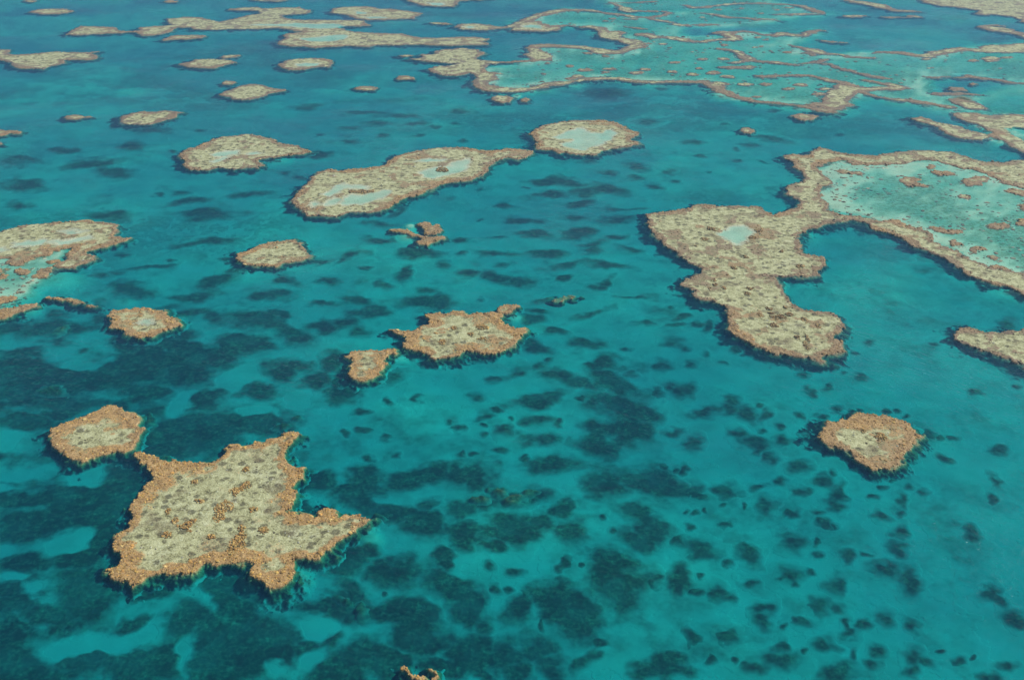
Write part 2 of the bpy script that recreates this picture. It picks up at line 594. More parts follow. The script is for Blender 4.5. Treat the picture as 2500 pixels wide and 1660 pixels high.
HOT = np.array([(0.60, 0.385, 0.105), (0.52, 0.305, 0.08), (0.64, 0.455, 0.165), (0.39, 0.23, 0.06), (0.58, 0.31, 0.085)], F32)
DULL = np.array([(0.30, 0.235, 0.14), (0.22, 0.17, 0.10), (0.38, 0.32, 0.20), (0.16, 0.12, 0.07), (0.33, 0.27, 0.17)], F32)
TURF = np.array([(0.16, 0.13, 0.06), (0.25, 0.20, 0.10), (0.42, 0.38, 0.24), (0.46, 0.43, 0.28), (0.56, 0.54, 0.40)], F32)
LANDMARKS = []


def reef(label, polys, strokes="", pools="", holes="", name="coral_reef", cat="coral reef", group="coral reefs standing in the lagoon", rim=3.0, rimvar=1.0, warm=0.6,
         wall=5.0, wobble=1.0, parts=True, heads=1.0, mark=None, seed=None, rimfrac=1.0, sandy=0.0, level=0.0, pooldep=0.075, sands="", patchy=0.55):
    """one reef from its outline: a lumpy crest round its edge, a mottled flat, sand pools, and a steep slope down to the sea floor"""
    seed = seed if seed is not None else (abs(int(sum(map(ord, label)))) % 997)
    Ps = [poly_world(p) for p in polys.split("|") if p.strip()]
    Ss = [stroke_world(p) for p in strokes.split("|") if p.strip()]
    Pool = [poly_world(p) for p in pools.split("|") if p.strip()]
    Hol = [poly_world(p) for p in holes.split("|") if p.strip()]
    allp = np.concatenate([p[:, :2] for p in Ps + Ss])
    wall = wall * 0.62
    mx = wall * 3.0 + 5
    pad = max([float(s[:, 2].max()) for s in Ss] + [0]) + mx
    x0, y0 = allp.min(0) - pad
    x1, y1 = allp.max(0) + pad
    cx, cy = allp.mean(0)
    x0, x1, y1 = max(x0, -0.62 * y1 - 10), min(x1, 0.62 * y1 + 10), min(y1, 1150)
    dist = reach(cx, max(cy - 0.25 * (y1 - y0), 140))
    px = dist / 1024.0
    rx, ry = max(px * 0.95, (x1 - x0) / 1400), max(px * 1.35, (y1 - y0) / 900)
    nx, ny = int((x1 - x0) / rx) + 2, int((y1 - y0) / ry) + 2
    X, Y = np.meshgrid(np.linspace(x0, x1, nx, dtype=F32), np.linspace(y0, y1, ny, dtype=F32))
    x, y = X.ravel(), Y.ravel()
    k = wobble * (0.35 + 0.5 * min(dist / 400, 2.0))
    wx = x + k * 1.5 * fbm(x, y, 7, 3, seed) + 0.85 * fbm(x, y, 1.9, 3, seed + 5, 0.6)
    wy = y + k * 1.5 * fbm(x, y, 7, 3, seed + 50) + 0.85 * fbm(x, y, 1.9, 3, seed + 55, 0.6)
    s = np.full(x.shape, -1e9, F32)
    for P in Ps:
        np.maximum(s, sd_poly(wx, wy, P), out=s)
    for S in Ss:
        np.maximum(s, sd_stroke(wx, wy, S) + (0.55 * float(np.median(S[:, 2])) * fbm(x, y, 20, 4, seed + 60, 0.6) if heads == 0 else 0), out=s)
    so = s.copy()
    for P in Hol:
        np.minimum(s, -sd_poly(wx, wy, P), out=s)
    near_m = s > -mx
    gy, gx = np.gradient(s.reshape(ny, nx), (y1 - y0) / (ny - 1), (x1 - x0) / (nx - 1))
    sunward = -(gx * 0.88 + gy * 0.47).ravel() / (np.hypot(gx, gy).ravel() + 1e-6)  # how far the outer edge faces the sun
    fz = np.full(x.shape, -6.0, F32)
    fz[near_m] = floor_z(x[near_m], y[near_m])
    bn = fbm(x, y, 16, 3, seed + 3)
    rw = 0.72 * rim * np.clip(1 + rimvar * 0.9 * bn, 0.35, 2.2)
    crest = 1 - sstep(rw * 0.25, rw * 1.7, so + 1.2 * fbm(x, y, 3.0, 3, seed + 40))
    if rimfrac < 1:
        crest = crest * np.clip(rimfrac + bn, 0, 1)
    patch = sstep(0.18, 0.5, fbm(x, y, 5.5, 4, seed + 8) + 0.25 * fbm(x, y, 20, 2, seed + 9))
    crest = np.maximum(crest, patch * patchy)
    lump = np.abs(fbm(x, y, 2.2, 3, seed + 12))
    z = 0.07 + 0.09 * crest + 0.22 * crest * lump + 0.10 * fbm(x, y, 1.6, 2, seed + 13) * (0.4 + crest) + 0.06 * fbm(x, y, 10, 2, seed + 2)
    z = np.maximum(z, 0.035)
    sand = np.clip(sandy + 0.0 * x, 0, 1) * (1 - crest)
    for p in sands.split('|'):
        if p.strip():
            q = sd_poly(wx, wy, poly_world(p))
            q = q + 2.2 * fbm(x, y, 5, 4, seed + 41)
            sand = np.maximum(sand, 0.40 * sstep(-3.0, 3.0, q))
            crest = crest * (1 - 0.9 * sstep(-1.0, 1.0, q))
    lag = np.full(x.shape, -1e9, F32)
    for P in Pool:
        np.maximum(lag, sd_poly(wx + 0.8 * k * fbm(x, y, 4, 3, seed + 21), wy + 0.8 * k * fbm(x, y, 4, 3, seed + 22), P), out=lag)
    if Pool:
        kk = sstep(-1.6, 1.6, lag)
        z = z * (1 - kk) + kk * (-pooldep * (1 + 0.35 * fbm(x, y, 8, 2, seed + 23)))
        sand = np.maximum(sand, sstep(-2.5, 0.8, lag))
    # outer slope
    fr = np.clip(0.45 + 1.5 * fbm(x, y, 5, 4, seed + 35, 0.6), 0.0, 2.2) * min(1.0, 0.3 + wall / 5) * min(max(dist / 330, 0.8), 1.6)
    shade = sstep(0.1, -0.6, sunward)
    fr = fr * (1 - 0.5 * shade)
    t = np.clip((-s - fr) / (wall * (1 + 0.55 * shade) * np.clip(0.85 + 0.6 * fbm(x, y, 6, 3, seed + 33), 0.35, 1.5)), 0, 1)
    t = np.clip(t * 1.0, 0, 1)
    z = np.where(s < 0, -0.04 - 0.26 * np.clip(-s / (fr + 0.05), 0, 1) + 0.10 * lump, z)
    steep = np.where(s < 0, np.minimum(np.sqrt(t) * 0.75 + 0.25 * t, 1), 0)
    zo = z * (1 - steep) + (fz - 0.1) * steep + np.where(s < 0, 0.3 * fbm(x, y, 3.0, 3, seed + 30) * np.sin(math.pi * np.clip(t, 0, 1)), 0)
    z = np.where(s < 0, np.minimum(zo, 0.12), z) + level
    sand = np.maximum(sand, sstep(0.3, 0.6, t))
    cols = np.stack([crest, sand, sstep(0.0, 0.16, t) * (1 - sstep(0.30 + 0.2 * shade, 1.0, t + 0.25 * fbm(x, y, 2.5, 3, seed + 34))) * (1 - 0.65 * sstep(-0.1, 0.7, sunward)) * sstep(0.2, 0.75, -fz), np.full(x.shape, warm, F32) + 0.25 * bn], -1)  # painted shade: slope colour paler towards the sun, dark reaching further away from it
    V = np.stack([x, y, z], -1)
    Fc = grid_faces(nx, ny)
    fmax = s[Fc].max(1)
    keep = (fmax > -wall * 2.95 - 3.6) & ((z - fz)[Fc].max(1) > -0.2)
    if not keep.any():
        return None
    if not parts:
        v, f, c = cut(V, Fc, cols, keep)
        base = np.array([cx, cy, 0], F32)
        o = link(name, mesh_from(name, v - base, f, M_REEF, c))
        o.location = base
        top = o
    else:
        base = np.array([cx, cy, 0], F32)
        top = bpy.data.objects.new(name, None)
        top.empty_display_size = 2
        top.location = base
        COL.objects.link(top)
        fs, fl, fc = s[Fc].mean(1), lag[Fc].mean(1), crest[Fc].mean(1)
        cls = np.where(fs < -0.3, 3, np.where(fl > 0.25, 2, np.where(fc > 0.5, 0, 1)))
        for ci, pn in enumerate(("reef_crest", "reef_flat", "sand_pool", "reef_slope")):
            sel = keep & (cls == ci)
            if sel.sum() > 3:
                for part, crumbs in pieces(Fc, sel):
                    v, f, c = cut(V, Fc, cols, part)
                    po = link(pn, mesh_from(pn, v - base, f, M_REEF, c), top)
                    if crumbs:
                        po["kind"] = "stuff"
    if heads > 0 and dist < 520:
        area = rx * ry
        ps = np.where(near_m & (s > -0.8 * fr) & (z > -0.25) & (lag < 0.2), np.where(s < 0, 0.3, 0.08 + 1.0 * crest * crest), 0) * (np.abs(wx * 0 + x) < 0.56 * y + 4)
        dens = heads * min(1.0, (240.0 / dist) ** 2) * 3.2
        want = int(min(ps.sum() * area * dens, 34000))
        if want > 4:
            idx = rng.choice(len(x), want, p=(ps / ps.sum()).astype(np.float64) / (ps / ps.sum()).astype(np.float64).sum())
            Pp = np.stack([x[idx] + rng.uniform(-.5, .5, want) * rx, y[idx] + rng.uniform(-.5, .5, want) * ry, z[idx]], -1)
            isr = crest[idx] > rng.uniform(0.25, 0.6, want)
            w = np.clip(warm + 0.35 * bn[idx], 0, 1)[:, None]
            pick = rng.integers(0, 5, want)
            C = np.where(isr[:, None], DULL[pick] * (1 - w) + HOT[pick] * w, TURF[pick])
            C = C * rng.uniform(0.5, 1.2, (want, 1))
            sz = np.clip(rng.gamma(3.0, 0.052, want), 0.08, 0.5) * max(1.0, dist / 270.0) * np.where(isr, 1.0, 0.75)
            v, f, c = lumps(Pp, sz, C)
            h = link("coral_heads", mesh_from("coral_heads", v - base, f, M_HEAD, c, False), top)
            h["kind"] = "stuff"
    tag(top, label, cat, group)
    if mark:
        u, vv = project(cx, cy, 0)
        LANDMARKS.append((u, vv, mark))
    return top


def outcrops(top, spec, warm=0.8, size=1.0):
    """knolls of coral that rise from a reef flat: parts of their reef"""
    base = np.array(top.location, F32)
    for cu, cv, w, h in T(spec):
        x0, y0 = ground(cu, cv, 0.2)
        d = reach(x0, y0)
        a = w * 0.5 * d / FPX * size
        b = h * 0.5 * d / FPX / (CAM_H / d) * size
        n = int(min(max(a * b * 34, 40), 700) * min(1, (250 / d) ** 1.2)) + 6
        ang, rr = rng.uniform(0, 6.283, n), np.sqrt(rng.uniform(0, 1, n))
        x, y = x0 + a * rr * np.cos(ang), y0 + b * rr * np.sin(ang)
        keep = rr < 0.8 + 0.45 * fbm(x, y, 2.5, 2, int(cu))
        x, y, rr = x[keep], y[keep], rr[keep]
        if len(x) < 3:
            continue
        P = np.stack([x, y, 0.08 + 0.22 * (1 - rr ** 2) * min(1.0, b)], -1)
        C = HOT[rng.integers(0, 5, len(x))] * warm + DULL[rng.integers(0, 5, len(x))] * (1 - warm)
        C = C * rng.uniform(0.5, 1.05, (len(x), 1))
        v, f, c = lumps(P, np.clip(rng.gamma(4, .045, len(x)), .09, .42) * max(1, d / 290), C, 0.8)
        link("coral_outcrop", mesh_from("coral_outcrop", v - base, f, M_HEAD, c, False), top)


AUTO = []
# ---- near reefs
r = reef("large kite-shaped reef with broad orange coral rim and bright sandy flat",
     "G 920,25 960,15 1040,50 1140,70 1250,85 1380,85 1460,60 1535,30 D 1540,1530 1560,1510 1650,1510 1780,1485 1900,1450 1960,1420 2030,1425 2030,1460 1960,1500 1940,1540 "
     "G 1935,10 1930,60 1980,100 2065,110 2050,170 2030,200 1990,240 2030,290 2000,340 1950,380 1920,430 2010,430 2170,460 2200,420 2250,400 2330,440 "
     "H 60,448 120,435 160,435 240,450 180,490 120,520 90,560 60,590 0,610 G 2320,620 2240,680 2180,720 2080,745 1990,760 2010,830 1990,890 1940,935 1830,950 1800,900 "
     "1730,850 1720,780 1690,740 1600,760 1490,780 1400,755 1340,810 1280,850 1180,845 1060,860 980,890 900,930 860,905 750,900 710,825 750,810 790,790 810,740 780,650 "
     "800,600 790,570 870,520 880,480 860,380 910,330 960,260 1040,185 1010,110 960,70",
     rim=6.8, rimvar=1.3, warm=1.05, wall=4.8, mark="kite-shaped reef", heads=1.7, patchy=0.3,
     sands="G 1130,330 1400,330 1600,330 1560,480 1450,540 1350,470 1180,470|G 1500,90 1800,60 1900,180 1880,280 1700,250|G 1000,640 1250,580 1350,640 1250,740 1000,800|G 1920,520 2150,490 2180,560 2060,650 1920,680|G 1720,540 1860,530 1850,640 1720,640")
outcrops(r, "G 1510,410,150,150 1610,280,105,70 1280,510,130,90 1140,575,60,55 1200,470,55,45 1690,230,95,100 1740,400,75,45 1680,125,45,35 1330,210,60,30 1650,560,120,110 "
            "1620,650,130,150 1800,540,90,50 1440,590,90,40 1150,410,50,50 1350,340,90,40", 0.9)
r = reef("rounded orange-edged reef with olive centre beyond the kite-shaped reef's tip",
     "D 345,1400 420,1360 560,1320 650,1280 740,1240 800,1255 860,1290 920,1320 950,1360 1000,1390 970,1430 940,1470 900,1530 840,1560 G 780,15 700,35 600,55 540,80 480,60 400,40 380,0 D 345,1510 350,1460",
     rim=3.6, warm=0.85, wall=5, mark="rounded olive reef")
r = reef("star-edged reef with pale speckled flat and scalloped orange rim",
     "E 440,830 460,790 440,750 480,725 560,700 620,680 625,645 595,615 650,605 740,605 760,585 820,590 870,610 960,600 1080,590 1110,605 1090,650 1150,690 1200,715 1260,700 "
     "1260,730 1210,780 1170,820 1120,850 1060,885 1000,880 920,870 850,850 810,890 700,910 640,920 600,900 590,870 520,855",
     strokes="E 450,750,40 400,735,26 345,715,14", rim=3.4, warm=0.8, wall=5.5, mark="star-edged reef", heads=1.3, sandy=0.1)
outcrops(r, "E 970,695,90,45 900,745,55,32 970,770,80,28 700,800,70,45 780,700,50,30", 0.8)
reef("small orange coral knoll at the upper tip of the star-edged reef", "E 1085,590 1095,560 1160,548 1235,560 1200,590 1150,608 1100,603", rim=4, warm=0.8, wall=3, parts=False, name="patch_reef",
     cat="patch reef", group="small patch reefs")
reef("teardrop orange reef with a tail pointing to the star-edged reef", "E 45,900 60,870 150,855 230,850 330,845 385,842 380,870 330,890 290,920 300,960 270,1000 210,1040 140,1065 80,1050 50,1010 60,970 75,930",
     rim=3.2, warm=0.85, wall=4.5, mark="teardrop reef")
reef("low brown strip of coral awash in line with the star-edged reef", "E 1450,512 1490,490 1550,475 1620,483 1600,500 1530,518 1470,522", rim=4, warm=0.45, wall=5, parts=False, name="patch_reef",
     cat="patch reef", group="small patch reefs", level=-0.5)
r = reef("solitary hexagonal orange reef with sandy hollow and deep shadow below it",
     "F 960,1440 1010,1390 1020,1345 1100,1350 1180,1320 1230,1290 1300,1300 1400,1310 1470,1325 1530,1340 1590,1390 1632,1420 1620,1460 1580,1490 1550,1500 "
     "I 1540,20 1500,80 1460,105 1380,130 1300,110 1240,70 1180,20 1150,-10 F 1100,1520 1020,1490 970,1460", rim=4.6, warm=0.75, wall=6.5, mark="solitary hexagonal reef", heads=1.4, sandy=0.25)
outcrops(r, "F 1375,1445,90,60 1250,1400,50,30", 0.8)
reef("small reef with a pale sandy spot at the end of a thin coral arc",
     "D 725,605 760,585 870,575 960,570 1080,580 1130,575 1140,600 1170,640 1240,670 1200,690 1120,720 1050,755 960,775 880,770 850,745 840,720 760,700 740,650",
     pools="D 940,670 980,640 1020,645 1040,665 990,682", rim=3.2, warm=0.72, wall=5, mark="sandy-spot reef")
reef("small oval reef with pale streaked middle alone in open turquoise water",
     "D 1605,190 1680,180 1760,150 1850,120 2000,100 2080,125 2090,165 2110,215 2000,245 1920,265 1890,285 1800,275 1740,280 1660,265 1620,230", rim=2.8, warm=0.65, wall=5.5, mark="streaked oval reef", sandy=0.15)
reef("low three-armed reef around a sliver of bright sand",
     "E 510,120 540,95 620,80 690,75 695,90 650,115 590,145 530,140|E 530,-10 570,-25 600,-20 620,0 705,5 690,40 650,65 600,65 580,35 530,10",
     strokes="E 370,38,20 420,42,26 480,65,28 545,78,26 580,90,24", rim=5, warm=0.6, wall=3.5, mark="three-armed reef")
reef("brown coral arc leading to the reef with the pale sandy spot", "", strokes="D 345,497,18 430,500,26 500,512,26 570,535,14|D 615,553,14 650,553,16", rim=5, warm=0.6, wall=4, parts=False)
reef("narrow coral tongue along the picture edge below the sandy shallows", "D -60,600 0,575 100,560 200,540 265,540 240,560 150,590 60,625 0,645 -60,655", rim=4, warm=0.6, wall=4, mark="narrow coral tongue")
reef("short orange coral lobe between sandy shallows and the narrow coral tongue", "D -60,500 0,492 80,488 100,498 70,520 0,540 -60,545", rim=4, warm=0.6, wall=2.5, parts=False, name="patch_reef", cat="patch reef", group="small patch reefs")
r = reef("broad brown reef with scattered sand pools beside pale shallows at the picture edge",
     "D -200,30 0,45 60,28 200,0 480,-25 600,-30 640,-15 740,-15 820,5 790,40 760,70 800,82 890,85 860,105 780,125 720,145 640,175 600,185 640,225 600,245 540,265 480,290 400,295 370,280 "
     "400,255 450,240 440,210 480,170 490,150 430,160 350,180 330,210 250,225 180,260 90,275 40,265 50,235 -30,230 -200,250",
     pools="D 90,120 200,110 330,100 300,130 200,150 100,150|D 340,110 480,85 600,70 640,90 500,110 400,130|D -100,160 30,150 60,175 -100,190|D 380,40 520,30 600,40 480,55", rim=3.2, warm=0.5, wall=4,
     mark="broad brown edge reef", heads=0.7)
for q, lb in (("D 95,318 130,298 190,298 200,315 170,335 120,335", "first brown coral knoll out from the broad brown reef on pale sand"),
              ("D 205,345 240,320 280,290 340,287 335,315 310,345 260,360 215,358", "second brown coral knoll out from the broad brown reef, the larger one"),
              ("D 325,248 345,235 395,238 400,255 360,262", "tiny coral knoll tucked under the broad brown reef's lower arm"),
              ("D -60,290 0,288 35,295 20,318 -60,320", "upper of two coral lobes cut by the picture edge on pale sand"),
              ("D -60,335 0,332 40,345 25,365 -60,368", "lower of two coral lobes cut by the picture edge on pale sand")):
    reef(lb, q, rim=4, warm=0.55, wall=2.2, parts=False, name="patch_reef", cat="patch reef", group="small patch reefs", heads=0.7)
reef("orange coral crag cut off by the lower picture edge", "", strokes="H 425,1476,30 465,1512,50 520,1548,60 600,1590,70 680,1640,80|H 620,1500,26 645,1540,40 650,1600,60", rim=4, warm=0.95, wall=3.5, mark="orange edge crag", heads=1.6, level=-0.03)

# ---- the big barrier reef with the pale lagoon
r = reef("long winding barrier reef enclosing a pale lagoon and a turquoise bay",
     "C 720,1065 770,1058 860,1065 900,1040 960,1010 1060,1040 1150,1055 1260,1065 1330,1070 1400,1050 1520,1040 1650,1030 1850,1040 1920,1060 2000,1090 2100,1110 2200,1115 2290,1095 2400,1100 2700,1130 2700,1330 "
     "2352,1290 2250,1265 2180,1230 2080,1190 2000,1160 1900,1150 1760,1105 1680,1090 1550,1110 1500,1125 1340,1130 1280,1130 1120,1095 1010,1115 940,1145 960,1180 1000,1215 1050,1245 980,1285 945,1310 "
     "960,1350 1010,1390 1000,1440 1100,1470 1280,1490 1340,1510 1480,1500 1560,1540 F 1650,25 1720,60 1730,110 1800,150 1900,185 2000,230 2080,275 2200,310 2352,330 2700,520 2700,700 2352,480 2270,440 2180,410 2080,380 "
     "2000,350 1930,310 1860,260 1780,220 1700,180 1600,140 1540,100 1430,60 1320,30 C 1300,1530 1200,1510 1060,1512 1000,1530 930,1560 F 870,30 820,65 810,100 800,150 810,185 880,200 950,215 980,260 940,310 930,345 "
     "800,345 700,350 590,345 620,355 660,390 700,430 710,480 740,520 800,550 880,580 960,600 1040,615 1080,640 1120,700 1090,740 1060,770 1090,790 1110,820 1115,860 1060,880 1000,890 980,920 880,915 780,905 680,890 "
     "600,860 520,830 430,790 360,740 340,700 330,660 330,610 310,570 270,540 180,510 100,470 60,440 10,415 0,400 60,370 130,345 180,310 150,280 60,250 0,215 E 2300,190 2230,150 2190,110 2140,60 2110,10 "
     "B 2095,1480 2110,1460 2250,1450 C 60,1428 140,1395 260,1410 400,1410 520,1415 590,1450 640,1470 720,1445 800,1420 820,1380 780,1350 720,1330 710,1290 760,1265 830,1245 870,1215 810,1160 760,1110",
     pools="F 260,60 330,20 430,0 520,40 480,75 440,130 380,130 310,90",
     sands="F 640,270 720,225 830,215 900,240 870,290 760,300 660,300|F 680,690 740,650 820,655 850,700 820,740 730,735|F 880,800 960,790 1010,830 960,850 890,850|F 980,640 1040,640 1070,690 1000,700",
     rim=3.4, warm=0.42, wall=6.5, mark="long barrier reef", heads=0.9, sandy=0.05, pooldep=0.08)
outcrops(r, "F 500,85,70,30 300,430,40,25 340,447,35,20 205,430,40,22 230,375,50,20 240,405,40,20 610,570,65,28 680,625,130,40 740,605,60,30 850,640,45,45 640,680,65,45 940,685,45,32 800,765,55,35 865,760,30,60 "
            "862,820,30,70 545,610,45,28 720,560,45,22 225,25,95,32 490,430,70,28 110,140,45,25 690,180,60,35 370,290,60,25 540,35,70,25 170,95,60,25 450,215,60,30 820,280,60,35 460,465,50,25 620,600,40,20", 0.55)
reef("narrow reef point entering from the picture edge across the turquoise bay", "F 1870,770 1900,735 1960,700 2000,700 2050,722 2100,740 2200,735 2290,720 2352,690 2700,600 2700,1080 2352,960 2250,910 2150,880 2020,840 1930,800",
     rim=3.6, warm=0.4, wall=7, mark="narrow reef point")
LAG = [("C 935,1137 950,1128 990,1130 992,1142 960,1148", 0), ("C 1070,1170 1090,1157 1140,1165 1160,1172 1220,1170 1243,1182 1220,1194 1150,1188 1090,1185", 1), ("C 1505,1235 1520,1215 1590,1215 1640,1225 1620,1245 1660,1262 1675,1278 1560,1278 1530,1250", 2),
       ("C 1688,1135 1720,1126 1748,1138 1730,1150 1700,1150", 3), ("C 1720,1178 1750,1165 1830,1172 1880,1195 1840,1200 1760,1200", 4), ("C 1940,1240 1960,1222 2010,1225 2010,1205 2070,1205 2125,1225 2100,1240 2060,1245 2070,1270 1990,1272", 5),
       ("C 2170,1245 2200,1235 2250,1245 2300,1240 2310,1265 2240,1262", 6), ("C 2230,1305 2260,1295 2330,1300 2400,1310 2390,1345 2300,1338", 7), ("C 1892,1340 1920,1327 1980,1335 2003,1350 1970,1363 1920,1358", 8), ("C 2305,1400 2352,1390 2450,1395 2450,1440 2330,1440", 9),
       ("C 2285,1500 2330,1492 2450,1500 2450,1540 2320,1538", 10), ("C 2105,1540 2150,1525 2220,1532 2260,1550 2200,1570 2140,1565", 11), ("F 1690,20 1730,5 1800,22 1900,30 1925,42 1850,52 1760,48", 12), ("F 1850,100 1870,90 1900,100 1895,112 1940,125 1958,142 1900,146 1850,132", 13),
       ("F 1985,150 2020,140 2080,150 2097,165 2060,175 2010,165", 14), ("F 1968,178 1990,168 2030,175 2032,187 1990,190", 15), ("F 2092,215 2120,207 2168,213 2170,230 2130,235", 16), ("F 1868,178 1890,170 1912,178 1900,187", 17), ("F 2105,280 2150,270 2230,285 2260,305 2200,300 2140,295", 18),
       ("F 1800,165 1825,158 1850,165 1840,175 1810,175", 19), ("C 2060,1180 2110,1165 2180,1180 2250,1190 2200,1205 2110,1195", 20), ("C 1125,1105 1160,1090 1220,1100 1240,1120 1180,1128", 21), ("C 1280,1112 1340,1110 1380,1122 1330,1132", 22)]
LAGL = ["tiny brown coral knob close under the lagoon's upper rim", "dumbbell-shaped brown coral patch on the pale lagoon sand", "hooked brown coral patch in the middle of the pale lagoon", "small round coral knob between the lagoon rim and a long patch",
        "long tapering coral patch just inside the lagoon's upper rim", "double-lobed brown coral patch like two leaves in the pale lagoon", "ragged coral patch beside the double-lobed one in the lagoon", "flat coral patch beyond the ragged one, near the picture edge",
        "single oval coral patch between hooked and double-lobed ones", "upper of two coral mounds cut by the picture edge in the pale lagoon", "lower of two coral mounds cut by the picture edge in the pale lagoon", "oval coral mound off the lagoon's lower rim, farthest from it",
        "long low coral ridge beside the lagoon's lower rim", "two touching coral mounds stacked near the lagoon's lower rim", "oval coral mound, larger of a close pair near the lower rim", "round coral mound, smaller of a close pair near the lower rim",
        "lone round orange coral mound on sand near the lower rim", "dot-like coral knob right against the lagoon's lower rim", "ragged coral strip merging with the lagoon's lower rim", "dot-like coral knob between the stacked mounds and the rim",
        "elongated coral strip attached near the upper rim at the lagoon's far side", "compact coral clump hugging the upper rim near the barrier's corner", "slim coral clump hugging the upper rim, second from the barrier's corner"]
for (q, i), lb in zip(LAG, LAGL):
    reef(lb, q, rim=3.5, warm=0.42, wall=2.4, wobble=0.8, parts=False, name="patch_reef", cat="patch reef", group="coral patches in the pale lagoon", heads=0.5, seed=300 + i)

# ---- middle distance
r = reef("ring-shaped reef around a bright turquoise sand pool",
     "B 1300,910 1340,885 1400,860 1500,835 1600,825 1750,825 1850,830 1920,855 1980,885 2055,915 2010,940 1990,960 2040,985 1980,1000 1900,1015 1800,1040 1730,1062 1620,1060 1500,1045 1440,1025 1350,1020 1340,990 1350,970 1330,940",
     pools="B 1465,935 1560,900 1650,870 1690,895 1700,905 1770,910 1810,890 1860,885 1890,910 1860,945 1810,985 1720,1010 1680,1032 1640,1030 1570,1010 1510,990 1540,978 1600,965 1600,950 1490,955", rim=3.0, warm=0.4, wall=6.5,
     mark="ring-shaped reef", wobble=0.8)
r = reef("long slipper-shaped reef with two sand pools and a thin tail",
     "A 1990,1375 2020,1340 2070,1280 2130,1215 2190,1175 2250,1160 B 0,1170 100,1155 200,1145 300,1130 330,1105 390,1070 480,1045 600,1020 740,1008 880,1015 960,1030 1060,1030 1150,1018 1310,1030 1300,1050 1260,1080 "
     "1210,1095 1160,1080 1080,1090 1030,1120 1000,1170 960,1195 900,1225 840,1240 760,1240 690,1260 600,1300 540,1330 450,1350 400,1380 330,1420 200,1455 80,1450 0,1470 A 2290,1480 2240,1470 2110,1475 2080,1440 2020,1410",
     pools="B 540,1180 620,1150 720,1140 800,1105 880,1080 890,1100 850,1140 860,1165 800,1185 700,1200 620,1220 570,1210|B 500,1110 600,1090 740,1090 700,1105 600,1112|B 0,1390 60,1330 150,1340 250,1310 330,1300 350,1330 250,1370 "
           "150,1400 20,1405|A 2190,1330 2260,1300 2352,1250 B 60,1265 200,1275 180,1300 40,1290 A 2330,1300 2250,1345|A 2110,1400 2160,1370 2200,1390 2150,1420|A 2200,1400 2290,1350 2340,1370 2300,1395 2230,1410",
     rim=3.0, warm=0.42, wall=6.5, mark="slipper-shaped reef", wobble=0.8)
outcrops(r, "B 705,1160,110,30 B 100,1310,90,24 B 170,1310,140,26", 0.5)
r = reef("pear-shaped brown reef with mottled sandy middle and long pointed end",
     "A 1225,1055 1280,1030 1350,1005 1450,960 1520,935 1620,930 1700,922 1780,930 1810,950 1870,960 1920,985 2030,1000 2130,1038 2060,1050 1960,1065 1870,1075 1780,1085 1760,1100 1790,1135 1740,1155 1690,1145 1600,1160 "
     "1500,1150 1400,1167 1290,1162 1250,1135 1270,1110 1250,1080",
     pools="A 1440,1050 1520,1040 1640,1030 1640,1045 1560,1070 1540,1090 1470,1110 1440,1105 1530,1075 1450,1065|A 1670,1050 1760,1035 1800,1045 1750,1055 1690,1058", rim=3.2, warm=0.32, wall=6, mark="pear-shaped reef", wobble=0.8)
